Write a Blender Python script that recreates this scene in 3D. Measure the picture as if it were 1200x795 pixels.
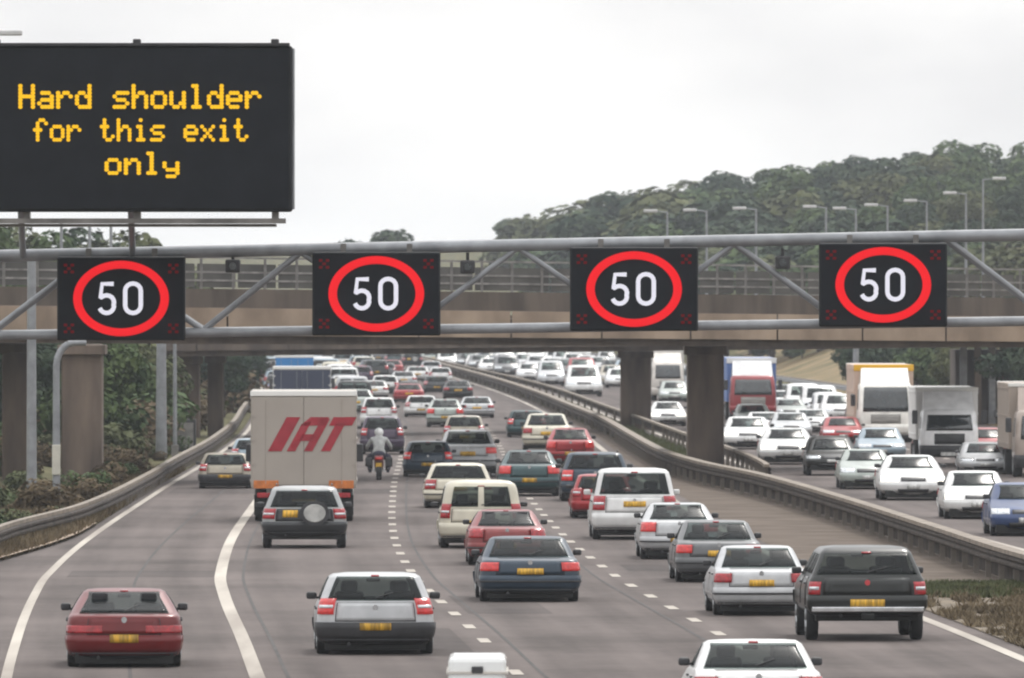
import bpy, bmesh, math, random
from mathutils import Vector, Matrix, noise as mnoise
R = math.radians
random.seed(7)
S = bpy.context.scene
for o in list(bpy.data.objects): bpy.data.objects.remove(o)
COL = S.collection

# ------------------------------------------------------------------ camera
F = 12780.0          # focal length in pixels of the 1200 px wide photograph
CAMH = 6.8
cam_d = bpy.data.cameras.new('camera'); cam = bpy.data.objects.new('camera', cam_d); COL.objects.link(cam)
cam.location = (0, 0, CAMH)
cam.rotation_euler = (R(90) - math.atan((397.5 - 345) / F), 0, 0)
cam_d.sensor_width = 36.0; cam_d.lens = 36.0 * F / 1200
cam_d.clip_start = 1; cam_d.clip_end = 12000
cam_d.dof.use_dof = True; cam_d.dof.focus_distance = 235; cam_d.dof.aperture_fstop = 6.3
S.camera = cam
# ------------------------------------------------------------------ world + sun
SUN_EL, SUN_AZ = R(50), R(18)
w = bpy.data.worlds.new('World'); S.world = w; w.use_nodes = True
nt = w.node_tree; nt.nodes.clear()
out = nt.nodes.new('ShaderNodeOutputWorld'); bg = nt.nodes.new('ShaderNodeBackground')
sky = nt.nodes.new('ShaderNodeTexSky'); sky.sky_type = 'NISHITA'; sky.sun_disc = False
sky.sun_elevation = SUN_EL; sky.sun_rotation = SUN_AZ
tc = nt.nodes.new('ShaderNodeTexCoord'); mp = nt.nodes.new('ShaderNodeMapping'); mp.inputs['Scale'].default_value = (1, 1, 2.6); mp.inputs['Location'].default_value = (.2, 0, .35)
nz = nt.nodes.new('ShaderNodeTexNoise'); nz.inputs['Scale'].default_value = 13; nz.inputs['Detail'].default_value = 5
rp = nt.nodes.new('ShaderNodeValToRGB')
rp.color_ramp.elements[0].position = .30; rp.color_ramp.elements[0].color = (7.5, 7.5, 7.75, 1)
rp.color_ramp.elements[1].position = .62; rp.color_ramp.elements[1].color = (11.0, 10.9, 10.8, 1)
mx = nt.nodes.new('ShaderNodeMix'); mx.data_type = 'RGBA'; mx.inputs[0].default_value = .95
L = nt.links.new
L(tc.outputs['Generated'], mp.inputs['Vector']); L(mp.outputs[0], nz.inputs['Vector']); L(nz.outputs['Fac'], rp.inputs[0])
L(sky.outputs[0], mx.inputs[6]); L(rp.outputs[0], mx.inputs[7]); sx_ = nt.nodes.new('ShaderNodeSeparateXYZ'); L(tc.outputs['Generated'], sx_.inputs[0])
zc_ = nt.nodes.new('ShaderNodeClamp'); L(sx_.outputs[2], zc_.inputs[0])          # overcast sky: zenith brighter than horizon
zm_ = nt.nodes.new('ShaderNodeMath'); zm_.operation = 'MULTIPLY_ADD'; zm_.inputs[1].default_value = 1.15; zm_.inputs[2].default_value = 1.0; L(zc_.outputs[0], zm_.inputs[0])
vs_ = nt.nodes.new('ShaderNodeVectorMath'); vs_.operation = 'SCALE'; L(mx.outputs[2], vs_.inputs[0]); L(zm_.outputs[0], vs_.inputs['Scale'])
L(vs_.outputs[0], bg.inputs[0])
bg.inputs[1].default_value = .10
L(bg.outputs[0], out.inputs[0])
sl = bpy.data.lights.new('sun', 'SUN'); sl.energy = 1.5; sl.angle = R(10); sl.color = (1, .96, .9)
sun = bpy.data.objects.new('sun', sl); COL.objects.link(sun)
sun.rotation_euler = (R(90) - SUN_EL, 0, -SUN_AZ + math.pi)
S.view_settings.view_transform = 'Standard'; S.view_settings.look = 'None'
S.view_settings.exposure = 0.0; S.view_settings.gamma = 1
S.render.engine = 'CYCLES'
S.cycles.max_bounces = 6; S.cycles.volume_bounces = 1
S.cycles.filter_width = 2.1

# ------------------------------------------------------------------ materials
MATS = {}
def mat(name, col, rough=.6, metal=0, noise=0, nscale=3, spec=.5, coat=0, emit=None, estr=1, col2=None, bump=0, objcol=False, detail=4, stretch=(1,1,1)):
    if name in MATS: return MATS[name]
    m = bpy.data.materials.new(name); m.use_nodes = True; t = m.node_tree
    b = t.nodes['Principled BSDF']
    b.inputs['Roughness'].default_value = rough; b.inputs['Metallic'].default_value = metal
    b.inputs['Specular IOR Level'].default_value = spec; b.inputs['Coat Weight'].default_value = coat
    b.inputs['Coat Roughness'].default_value = .06
    b.inputs['Base Color'].default_value = (*col, 1)
    src = None
    if objcol:
        oi = t.nodes.new('ShaderNodeObjectInfo'); src = oi.outputs['Color']
    if noise or col2 or bump:
        g = t.nodes.new('ShaderNodeTexCoord'); mpn = t.nodes.new('ShaderNodeMapping'); mpn.inputs['Scale'].default_value = stretch
        n = t.nodes.new('ShaderNodeTexNoise'); n.inputs['Scale'].default_value = nscale; n.inputs['Detail'].default_value = detail
        t.links.new(g.outputs['Object'], mpn.inputs[0]); t.links.new(mpn.outputs[0], n.inputs['Vector'])
        r_ = t.nodes.new('ShaderNodeValToRGB')
        r_.color_ramp.elements[0].position = .34; r_.color_ramp.elements[1].position = .66
        if objcol:
            mm = t.nodes.new('ShaderNodeMix'); mm.data_type = 'RGBA'; mm.blend_type = 'MULTIPLY'; mm.inputs[0].default_value = 1
            r_.color_ramp.elements[0].color = (1-noise,)*3 + (1,); r_.color_ramp.elements[1].color = (1, 1, 1, 1)
            t.links.new(n.outputs['Fac'], r_.inputs[0]); t.links.new(src, mm.inputs[6]); t.links.new(r_.outputs[0], mm.inputs[7])
            src = mm.outputs[2]
        elif noise or col2:
            c2 = col2 if col2 else tuple(c * (1 + noise) for c in col)
            c1 = col if col2 else tuple(c * (1 - noise) for c in col)
            r_.color_ramp.elements[0].color = (*c1, 1); r_.color_ramp.elements[1].color = (*c2, 1)
            t.links.new(n.outputs['Fac'], r_.inputs[0]); src = r_.outputs[0]
        if bump:
            bp = t.nodes.new('ShaderNodeBump'); bp.inputs['Strength'].default_value = bump; bp.inputs['Distance'].default_value = .05
            t.links.new(n.outputs['Fac'], bp.inputs['Height']); t.links.new(bp.outputs[0], b.inputs['Normal'])
    if src is not None: t.links.new(src, b.inputs['Base Color'])
    if emit:
        b.inputs['Emission Color'].default_value = (*emit, 1); b.inputs['Emission Strength'].default_value = estr
    MATS[name] = m
    return m
PAINT = mat('car_paint', (.5,.5,.5), .36, .12, noise=.22, nscale=2.2, coat=.3, spec=.35, objcol=True)
MATTE = mat('painted_panel', (.5,.5,.5), .5, 0, noise=.18, nscale=1.2, objcol=True)
GLASS = mat('dark_glass', (.014,.019,.021), .13, 0, spec=.75, coat=.15, noise=.5, nscale=4)
def clear_glass():
    m = mat('car_glass', (.012,.016,.018), .2, 0, spec=.45, noise=.4, nscale=3); t = m.node_tree; b = t.nodes['Principled BSDF']; o = t.nodes['Material Output']
    tr = t.nodes.new('ShaderNodeBsdfTransparent'); tr.inputs[0].default_value = (.62,.70,.68,1)
    mxs = t.nodes.new('ShaderNodeMixShader'); mxs.inputs[0].default_value = .42
    t.links.new(tr.outputs[0], mxs.inputs[1]); t.links.new(b.outputs[0], mxs.inputs[2]); t.links.new(mxs.outputs[0], o.inputs['Surface'])
    return m
CGLASS = clear_glass()
SEATM = mat('seat_fabric', (.022,.022,.025), .9, noise=.3)
TYRE = mat('tyre_rubber', (.014,.014,.015), .8, noise=.2, nscale=9)
RIM = mat('wheel_alloy', (.32,.33,.34), .35, .7, noise=.2)
TRIM = mat('black_trim', (.03,.03,.033), .55, noise=.25)
UNDER = mat('underbody', (.012,.012,.012), .9, noise=.2)
TAIL = mat('tail_lens', (.30,.008,.014), .25, coat=.4, noise=.35, nscale=12, emit=(.8,.03,.03), estr=.02)
BRAKE = mat('brake_lens_lit', (.4,.02,.02), .25, coat=.4, noise=.3, nscale=12, emit=(1,.06,.05), estr=.16)
HEAD = mat('head_lens', (.55,.58,.6), .12, .3, coat=.8, noise=.3, nscale=14)
HEADLIT = mat('head_lens_lit', (.8,.8,.75), .12, coat=.8, emit=(1,.93,.8), estr=1.6)
AMBER = mat('amber_lens', (.6,.2,.02), .3, coat=.5)
CHROME = mat('chrome', (.55,.56,.57), .22, .9, noise=.15)
LOUVRE = mat('grille_black', (.02,.02,.022), .4, noise=.3)
PLATE_Y = mat('plate_yellow', (.26,.15,.015), .4, col2=(.78,.44,.03), nscale=16, detail=2, stretch=(1,1,.15))
PLATE_W = mat('plate_white', (.35,.35,.34), .4, col2=(.7,.7,.68), nscale=16, detail=2, stretch=(1,1,.15))
BADGE = mat('badge_red', (.5,.04,.05), .3, coat=.6)
STEEL = mat('galvanised_steel', (.25,.26,.275), .5, .35, noise=.18, nscale=2.5, bump=.1)
BEAM = mat('weathered_beam', (.19,.155,.12), .7, noise=.3, nscale=1.2)
RUST_SHADE = mat('rust_and_shade', (.05,.04,.034), .8, spec=.2, noise=.4, nscale=1.5)  # dark brown rail steel; its colour also carries shade under and behind the barriers
STEELD = mat('weathered_steel', (.20,.19,.18), .6, .25, noise=.35, nscale=1.6)
PANEL = mat('sign_face', (.013,.015,.019), .6, noise=.12, nscale=2, spec=.12)
PANELF = mat('sign_frame', (.02,.022,.025), .5, noise=.2, spec=.2)
LRED = mat('led_red', (.10,.005,.005), .8, spec=.05, emit=(.82,.014,.022), estr=1)
LDIM = mat('led_dim_red', (.07,.008,.01), .8, spec=.05, emit=(1,.03,.05), estr=.07)
LWHITE = mat('led_white', (.1,.1,.1), .8, spec=.05, emit=(.74,.73,.82), estr=1)
LAMB = mat('led_amber', (.1,.05,.005), .8, spec=.05, emit=(1,.56,.015), estr=1.0)
LINE = mat('road_paint', (.27,.235,.20), .75, noise=.0, col2=(.48,.44,.38), nscale=.8, detail=6, stretch=(1,.06,1))
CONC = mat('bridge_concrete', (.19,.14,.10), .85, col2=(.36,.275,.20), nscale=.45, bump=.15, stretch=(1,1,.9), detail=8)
CONCD = mat('dark_concrete', (.06,.047,.038), .9, col2=(.125,.098,.078), nscale=.8, bump=.2, stretch=(1,1,.3))  # darker brown than the near fascia concrete
INFILL = mat('infill_mesh', (.05,.048,.044), .85, col2=(.095,.09,.082), nscale=.6)
PIER = mat('pier_concrete', (.072,.055,.045), .9, col2=(.185,.14,.11), nscale=.9, bump=.15, stretch=(1.3,1.3,.28), detail=7)
GRASS = mat('verge_grass', (.06,.062,.028), .95, spec=.1, col2=(.135,.12,.06), nscale=.8, bump=.4, detail=8)
DRY = mat('dry_grass', (.11,.10,.05), .95, col2=(.27,.20,.12), spec=.1, nscale=.25, bump=.3, detail=8)
SOIL = mat('reserve_paving', (.085,.067,.052), .95, col2=(.15,.12,.098), spec=.15, nscale=.5, bump=.2, detail=9)
DEADG = mat('dead_verge', (.10,.08,.055), .95, col2=(.19,.15,.105), nscale=1.3, bump=.4, detail=8)
POSTM = mat('barrier_post', (.20,.175,.15), .7, .1, noise=.3, nscale=1.5)
EARTH = mat('ground_earth', (.10,.10,.05), .95, col2=(.17,.15,.085), nscale=.05, detail=8)
BARK = mat('bark', (.06,.045,.035), .9, noise=.3, nscale=5)
BOXW = mat('lorry_box', (.55,.5,.45), .55, noise=.1, nscale=.8, objcol=True)
ORANGE = mat('orange_reflector', (.50,.15,.03), .4, noise=.2, nscale=6)
LOGO = mat('logo_red', (.30,.012,.025), .4, noise=.15)
HELMET = mat('helmet_white', (.75,.76,.75), .3, coat=.6)
def leafmat(name, c1, c2):
    m = mat(name, c1, .85, col2=c2, nscale=.55, detail=5, spec=.15)
    b = m.node_tree.nodes['Principled BSDF']
    b.inputs['Subsurface Weight'].default_value = 0
    return m
LEAF = [leafmat('foliage_dark', (.022,.040,.026), (.06,.082,.048)), leafmat('foliage_mid', (.036,.064,.028), (.10,.135,.055)),
        leafmat('foliage_olive', (.055,.065,.032), (.12,.13,.062)), leafmat('foliage_brown', (.07,.05,.03), (.16,.12,.07)), leafmat('dead_grass', (.09,.07,.045), (.21,.165,.105))]

# asphalt with wheel tracks that follow the lanes (UV: x = lane units, y = metres / 10)
def asphalt(name, c1, c2):
    m = bpy.data.materials.new(name); m.use_nodes = True; t = m.node_tree; b = t.nodes['Principled BSDF']
    b.inputs['Roughness'].default_value = .92; b.inputs['Specular IOR Level'].default_value = .18
    uv = t.nodes.new('ShaderNodeUVMap'); sp = t.nodes.new('ShaderNodeSeparateXYZ'); t.links.new(uv.outputs[0], sp.inputs[0])
    g = t.nodes.new('ShaderNodeTexCoord')
    n1 = t.nodes.new('ShaderNodeTexNoise'); n1.inputs['Scale'].default_value = .12; n1.inputs['Detail'].default_value = 9; n1.inputs['Roughness'].default_value = .65
    t.links.new(g.outputs['Object'], n1.inputs['Vector'])
    mpn = t.nodes.new('ShaderNodeMapping'); mpn.inputs['Scale'].default_value = (7, .35, 1); t.links.new(uv.outputs[0], mpn.inputs[0])
    n2 = t.nodes.new('ShaderNodeTexNoise'); n2.inputs['Scale'].default_value = 1; n2.inputs['Detail'].default_value = 4; t.links.new(mpn.outputs[0], n2.inputs['Vector'])
    mp3 = t.nodes.new('ShaderNodeMapping'); mp3.inputs['Scale'].default_value = (.25, 1.1, 1); t.links.new(uv.outputs[0], mp3.inputs[0])
    n3 = t.nodes.new('ShaderNodeTexNoise'); n3.inputs['Scale'].default_value = 1; n3.inputs['Detail'].default_value = 1; t.links.new(mp3.outputs[0], n3.inputs['Vector'])
    mu = t.nodes.new('ShaderNodeMath'); mu.operation = 'MULTIPLY'; mu.inputs[1].default_value = 2 * math.pi * 2; t.links.new(sp.outputs[0], mu.inputs[0])
    co = t.nodes.new('ShaderNodeMath'); co.operation = 'COSINE'; t.links.new(mu.outputs[0], co.inputs[0])
    def madd(a, k, c):
        x = t.nodes.new('ShaderNodeMath'); x.operation = 'MULTIPLY_ADD'; t.links.new(a, x.inputs[0]); x.inputs[1].default_value = k
        if isinstance(c, float): x.inputs[2].default_value = c
        else: t.links.new(c, x.inputs[2])
        return x.outputs[0]
    v = madd(co.outputs[0], .07, 0.0); v = madd(n1.outputs['Fac'], .9, v); v = madd(n2.outputs['Fac'], .7, v); v = madd(n3.outputs['Fac'], .5, v)
    n4 = t.nodes.new('ShaderNodeTexNoise'); n4.inputs['Scale'].default_value = 2.2; n4.inputs['Detail'].default_value = 8; n4.inputs['Roughness'].default_value = .7
    t.links.new(g.outputs['Object'], n4.inputs['Vector']); v = madd(n4.outputs['Fac'], .55, v)
    v = madd(v, 1.0, -.825)
    r_ = t.nodes.new('ShaderNodeValToRGB'); r_.color_ramp.elements[0].position = .2; r_.color_ramp.elements[1].position = .85
    r_.color_ramp.elements[0].color = (*c1, 1); r_.color_ramp.elements[1].color = (*c2, 1)
    t.links.new(v, r_.inputs[0]); t.links.new(r_.outputs[0], b.inputs['Base Color'])
    MATS[name] = m; return m
ASPH = asphalt('asphalt', (.068,.057,.053), (.162,.137,.128))
ASPH2 = asphalt('asphalt_shoulder', (.13,.113,.104), (.19,.168,.155))

# ------------------------------------------------------------------ helpers
def link(name, me, m, parent=None):
    if m is not None and not me.materials: me.materials.append(m)
    o = bpy.data.objects.new(name, me); COL.objects.link(o)
    if parent is not None: o.parent = parent
    return o
def tag(o, label=None, cat=None, group=None, kind=None):
    if label: o['label'] = label
    if cat: o['category'] = cat
    if group: o['group'] = group
    if kind: o['kind'] = kind
    return o
def empty(name, loc=(0,0,0), rz=0):
    o = bpy.data.objects.new(name, None); o.empty_display_size = .3; COL.objects.link(o)
    o.location = loc; o.rotation_euler = (0, 0, rz); return o
class MB:
    def __init__(s): s.v = []; s.f = []; s.sm = []
    def add(s, vs, fs, smooth=False):
        b = len(s.v); s.v += [tuple(x) for x in vs]; s.f += [tuple(i + b for i in f) for f in fs]; s.sm += [smooth] * len(fs)
    def box(s, c, d, bev=0, rz=0):
        x, y, z = d[0]/2, d[1]/2, d[2]/2
        if bev <= 0:
            vs = [(sx*x, sy*y, sz*z) for sz in (-1,1) for sy in (-1,1) for sx in (-1,1)]
            fs = [(0,2,3,1),(4,5,7,6),(0,1,5,4),(2,6,7,3),(0,4,6,2),(1,3,7,5)]
        else:
            bm = bmesh.new(); bmesh.ops.create_cube(bm, size=1)
            for v in bm.verts: v.co = Vector((v.co.x*d[0], v.co.y*d[1], v.co.z*d[2]))
            bmesh.ops.bevel(bm, geom=bm.edges[:], offset=bev, segments=2, affect='EDGES', profile=.5)
            bm.verts.index_update(); vs = [v.co.copy() for v in bm.verts]; fs = [[v.index for v in f.verts] for f in bm.faces]; bm.free()
        cr, sr = math.cos(rz), math.sin(rz)
        s.add([(c[0]+a[0]*cr-a[1]*sr, c[1]+a[0]*sr+a[1]*cr, c[2]+a[2]) for a in vs], fs)
        return s
    def tube(s, p0, p1, r0, r1=None, n=8, cap=True, sx=1):
        if r1 is None: r1 = r0
        p0, p1 = Vector(p0), Vector(p1); d = (p1-p0).normalized()
        a = Vector((0,0,1)) if abs(d.z) < .9 else Vector((0,1,0))
        u = d.cross(a).normalized(); v = d.cross(u)
        vs = []
        for p, r_ in ((p0,r0),(p1,r1)):
            for i in range(n):
                t = 2*math.pi*i/n; q = u*math.cos(t)*r_ + v*math.sin(t)*r_; q.x *= sx; vs.append(p+q)
        fs = [(i, (i+1)%n, n+(i+1)%n, n+i) for i in range(n)]
        s.add(vs, fs, True)
        if cap: s.add(vs, [tuple(range(n))[::-1], tuple(range(n, 2*n))])
        return s
    def sphere(s, c, r_, n=10, m=7):
        vs = []; 
        for j in range(m+1):
            ph = math.pi*j/m
            for i in range(n):
                t = 2*math.pi*i/n; vs.append((c[0]+r_[0]*math.sin(ph)*math.cos(t), c[1]+r_[1]*math.sin(ph)*math.sin(t), c[2]+r_[2]*math.cos(ph)))
        fs = [(j*n+i, j*n+(i+1)%n, (j+1)*n+(i+1)%n, (j+1)*n+i)[::-1] for j in range(m) for i in range(n)]
        s.add(vs, fs, True); return s
    def poly(s, pts, y0, y1):      # polygon in XZ extruded along y
        n = len(pts); vs = [(x, y0, z) for x, z in pts] + [(x, y1, z) for x, z in pts]
        fs = [tuple(range(n)), tuple(range(n, 2*n))[::-1]] + [(i, n+i, n+(i+1)%n, (i+1)%n) for i in range(n)]
        s.add(vs, fs); return s
    def mesh(s, name):
        me = bpy.data.meshes.new(name); me.from_pydata(s.v, [], s.f); me.validate()
        if len(me.polygons) == len(s.sm): me.polygons.foreach_set('use_smooth', s.sm)
        me.update(); return me
    def fixed(s, name):
        me = s.mesh(name); bm = bmesh.new(); bm.from_mesh(me); bmesh.ops.recalc_face_normals(bm, faces=bm.faces); bm.to_mesh(me); bm.free(); return me
    def build(s, name, m, parent=None, smooth_angle=None):
        me = s.fixed(name)
        return link(name, me, m, parent)
def px(x, y, d):     # photograph pixel at distance d -> world
    return Vector(((x-600)/F*d, d, CAMH-(y-345)/F*d))
def gd(y): return F*CAMH/(y-345)     # distance of flat ground seen at photo row y
def gp(x, y): d = gd(y); return ((x-600)/F*d, d)

def interp(pts, d):
    if d <= pts[0][0]:
        (a, xa), (b, xb) = pts[0], pts[1]; return xa + (xb-xa)*(d-a)/(b-a)
    for i in range(len(pts)-1):
        if d <= pts[i+1][0] or i == len(pts)-2:
            (a, xa), (b, xb) = pts[i], pts[i+1]
            m0 = (xb-pts[i-1][1])/(b-pts[i-1][0]) if i > 0 else (xb-xa)/(b-a)
            m1 = (pts[i+2][1]-xa)/(pts[i+2][0]-a) if i < len(pts)-2 else (xb-xa)/(b-a)
            h = b-a; t = (d-a)/h
            if t > 1: return xb + m1*(d-b)
            return (2*t**3-3*t*t+1)*xa + (t**3-2*t*t+t)*h*m0 + (-2*t**3+3*t*t)*xb + (t**3-t*t)*h*m1
C_ = [(130,7.3),(160,6.2),(193,5.0),(218,4.15),(246,3.1),(263,2.5),(305,1.5),(355,.7),(400,.15),(470,-.4),(533,-1.0),(600,-2.1),(660,-3.1),(712,-4.2),(776,-5.8),(852,-8.0),(944,-10.8),(1100,-16),(1300,-25),(1500,-44),(1650,-66),(2000,-130),(2600,-270)]
def c(d): return interp(C_, d)
def off(tab): return lambda d: c(d) + interp(tab, d)
line3 = off([(150,-4.8),(280,-4.85),(330,-4.7),(380,-4.5),(450,-4.35),(1000,-4.3),(2000,-4.3)])
line2 = off([(150,-9.4),(193,-9.5),(240,-9.6),(290,-9.4),(343,-9.1),(450,-8.7),(1000,-8.6),(2000,-8.6)])
line1 = off([(150,-13.7),(193,-13.95),(226,-14.0),(276,-13.6),(322,-13.1),(375,-12.6),(434,-12.2),(600,-12),(2000,-12)])
pave_l = off([(130,-24),(180,-22),(225,-19.5),(262,-16.3),(285,-14.7),(303,-13.8),(322,-13.45),(375,-12.95),(434,-12.5),(600,-12.3),(2600,-12.3)])
line5 = off([(150,4.85),(230,4.85),(350,4.7),(500,4.4),(2000,4.3)])
bar_m = off([(130,9.2),(252,8.9),(280,8.9),(318,8.6),(362,7.7),(390,6.5),(424,5.75),(543,5.35),(743,4.8),(2000,4.7)])
bar_o = off([(375,8.3),(390,8.8),(424,8.75),(480,7.9),(543,7.3),(640,6.95),(743,6.8),(944,6.0),(2000,5.6)])
bar_l = off([(130,-20.5),(200,-17.6),(250,-16.2),(290,-15.4),(320,-13.85),(370,-12.98),(412,-12.75),(470,-12.5),(600,-12.7),(2000,-12.7)])
edge0 = off([(130,14.2),(200,13.2),(290,11.75),(355,10.4),(383,9.75),(434,9.3),(561,7.8),(743,7.4),(944,6.6),(1240,6.1),(2000,6)])
def eoff(k): return lambda d: edge0(d) + interp([(130,4.7*k),(400,4.6*k),(600,4.4*k),(2000,4.4*k)], d)
def frange(a, b, st):
    x = a
    while x < b-1e-6: yield x; x += st
    yield b
def dsteps(a, b):
    x = a; r_ = []
    while x < b: r_.append(x); x += 4 if x < 450 else (10 if x < 900 else 40)
    r_.append(b); return r_
def strip(name, fl, fr, a, b, z, m, parent=None, kind=None, nx=1, zr=None):
    v = []; f = []; uv = []
    ds = dsteps(a, b)
    for d in ds:
        xl, xr = fl(d), fr(d)
        for i in range(nx+1):
            x = xl + (xr-xl)*i/nx
            zz = z if zr is None else z + (zr-z)*i/nx
            v.append((x, d, zz)); uv.append(((x-c(d))/4.75, d/10))
    for j in range(len(ds)-1):
        for i in range(nx):
            k = j*(nx+1)+i; f.append((k, k+1, k+nx+2, k+nx+1))
    me = bpy.data.meshes.new(name); me.from_pydata(v, [], f); l = me.uv_layers.new(name='UVMap')
    for lp in me.loops: l.data[lp.index].uv = uv[lp.vertex_index]
    o = link(name, me, m, parent)
    if kind: o['kind'] = kind
    return o

# ------------------------------------------------------------------ ground, banks, roads
g = MB(); g.add([(-3000,-60,-.06),(3000,-60,-.06),(3000,5200,-.06),(-3000,5200,-.06)], [(0,1,2,3)])
tag(g.build('ground', EARTH), kind='structure')
road = strip('road', pave_l, lambda d: line5(d)+.5, 100, 2500, 0.0, ASPH, kind='structure')
strip('opposite_road', lambda d: edge0(d)-.5, lambda d: edge0(d)+18.5, 100, 2500, 0.004, ASPH, kind='structure')
strip('central_reserve', lambda d: line5(d)+.5, lambda d: edge0(d)-.5, 100, 2500, .008, SOIL, kind='structure')
def terrain(name, f0, f1, a, b, hfun, m, nx=14, seed=1):
    v = []; f = []; ds = [d for d in dsteps(a, b)][::2]
    for d in ds:
        x0, x1 = f0(d), f1(d)
        for i in range(nx+1):
            t = i/nx; x = x0+(x1-x0)*t
            v.append((x, d, hfun(t, d)+ (mnoise.noise((x*.35, d*.05, seed))*.25*min(1, t*4))))
    for j in range(len(ds)-1):
        for i in range(nx):
            k = j*(nx+1)+i; f.append((k, k+1, k+nx+2, k+nx+1))
    me = bpy.data.meshes.new(name); me.from_pydata(v, [], f)
    for p in me.polygons: p.use_smooth = True
    o = link(name, me, m); o['kind'] = 'structure'; return o
sstep = lambda t: t*t*(3-2*t) if 0 < t < 1 else (0 if t <= 0 else 1)
LB = lambda t, d: .012 + 4.2*sstep(t*1.35-.12)*sstep((d-230)/160)
RB = lambda t, d: .012 + 5.5*sstep(t*2.2-.1)
terrain('left_bank', lambda d: pave_l(d)-.02, lambda d: pave_l(d)-30, 100, 2400, LB, GRASS, seed=3)
terrain('right_bank', lambda d: edge0(d)+18.5, lambda d: edge0(d)+60, 100, 1000, RB, DRY, seed=5)
def lbz(x, d):
    t = (pave_l(d)-x)/30; return LB(max(0,min(1,t)), d) if t > 0 else 0
def hillz(x, d): return -.5 + 14.5*sstep((x-edge0(d)-17)/48)*sstep((d-760)/260)
hv = []; hf = []; NX, NY = 40, 24
for j in range(NY+1):
    for i in range(NX+1):
        d = 800+j*50; x = edge0(d)+18.6+i*4.2; hv.append((x, d, hillz(x, d)+.5+mnoise.noise((x*.05,d*.01,2))*.6*min(1,i/4)))
for j in range(NY):
    for i in range(NX):
        k = j*(NX+1)+i; hf.append((k, k+1, k+NX+2, k+NX+1))
me = bpy.data.meshes.new('wooded_hill'); me.from_pydata(hv, [], hf); [setattr(p, 'use_smooth', True) for p in me.polygons]
tag(link('wooded_hill', me, GRASS), kind='structure')

# markings
def solid(fn, wd, a, b, par, nm='edge_line'):
    return strip(nm, lambda d: fn(d)-wd/2, lambda d: fn(d)+wd/2, a, b, .009, LINE, par)
opp = bpy.data.objects['opposite_road']
solid(line1, .20, 110, 1400, road); solid(line2, .28, 110, 480, road, 'lane_line'); solid(line5, .26, 110, 1400, road)
solid(edge0, .24, 110, 1400, opp); solid(eoff(3), .24, 110, 1400, opp)
dm = MB(); dm.add([(-.11,-1.3,0),(.11,-1.3,0),(.11,1.3,0),(-.11,1.3,0)], [(0,1,2,3)]); dme = dm.mesh('lane_dash')
def dashes(fn, a, b, par, phase=0):
    d = a+phase
    while d < b:
        o = link('lane_dash', dme, LINE, par); o.location = (fn(d), d, .0085)
        o.rotation_euler = (0, 0, -math.atan((fn(d+1)-fn(d-1))/2)); d += 9
dashes(line3, 115, 640, road); dashes(line4 := c, 110, 640, road, 0.5)
dashes(eoff(1), 115, 640, opp); dashes(eoff(2), 115, 640, opp, 3)
TAR = mat('tar_seam', (.035,.03,.028), .8, noise=.3, nscale=.6)
for fn_, of in ((line3,.45),(c,-.5),(line2,.55),(line1,2.2)):
    strip('tar_seam', lambda d: fn_(d)+of-.035, lambda d: fn_(d)+of+.035, 110, 900, .0055, TAR, road)
DARKER = asphalt('darker_asphalt', (.05,.042,.04), (.115,.098,.092))  # darker asphalt for the rectangles laid on the lanes
for fn_, o0, o1, a, b in ((line1,.5,4.2,262,268),(line1,.4,4.3,372,384),(line2,.4,4.4,372,381),(c,-4.2,-.4,340,344),(line3,.3,2.1,232,246),(c,.5,4.3,268,274),(line2,2.4,4.3,205,222)):
    strip('dark_patch', lambda d: fn_(d)+o0, lambda d: fn_(d)+o1, a, b, .0035, DARKER, road)
# short soil lip / kerb at the lorry lane exit
strip('kerb', lambda d: pave_l(d)-.25, lambda d: pave_l(d)+.05, 180, 320, .10, CONC, kind='structure')

# grass tufts (stuff)
def tufts(name, n, fpos, m, hmin=.12, hmax=.4, wd=.03, seed=1):
    rnd = random.Random(seed); v = []; f = []
    for _ in range(n):
        x, y, z = fpos(rnd); k = rnd.randint(3, 6)
        for _ in range(k):
            a = rnd.uniform(0, math.pi); h = rnd.uniform(hmin, hmax); lx, ly = rnd.uniform(-.15,.15), rnd.uniform(-.15,.15)
            bx, by = x+rnd.uniform(-.1,.1), y+rnd.uniform(-.15,.15); w_ = wd*rnd.uniform(.7,1.6)
            b = len(v); v += [(bx-math.cos(a)*w_, by-math.sin(a)*w_, z), (bx+math.cos(a)*w_, by+math.sin(a)*w_, z), (bx+lx, by+ly, z+h)]; f.append((b,b+1,b+2))
    me = bpy.data.meshes.new(name); me.from_pydata(v, [], f); o = link(name, me, m); o['kind'] = 'stuff'; return o
strip('reserve_grass', lambda d: line5(d)+.52, lambda d: bar_m(d)+1.2, 120, 247, .02, DEADG, kind='structure')
def clumpy(r_):
    while True:
        d = r_.uniform(200, 250); x = r_.uniform(line5(d)+.55, bar_m(d)+1.0)
        if mnoise.noise((x*1.1, d*.22, 3)) + r_.uniform(-.25,.25) > .05: return (x, d, .015)
tufts('grass', 5200, clumpy, LEAF[4], .04, .20, seed=4)
tufts('grass', 2600, lambda r_: (lambda d: (r_.uniform(line5(d)+.7, bar_m(d)-.1), d, .015))(243+r_.random()**.5*9), LEAF[2], .06, .24, seed=14)
tufts('grass', 9000, lambda r_: (lambda d, u: (pave_l(d)-.1-u, d, lbz(pave_l(d)-.1-u, d)))(r_.uniform(255, 420), r_.random()**1.5*3.4), LEAF[4], .1, .35, seed=5)
tufts('grass', 6000, lambda r_: (lambda d: (r_.uniform(bar_m(d)+.25, bar_o(d)-.2), d, .015))(r_.uniform(440, 860)), LEAF[2], .1, .35, seed=6)
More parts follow.
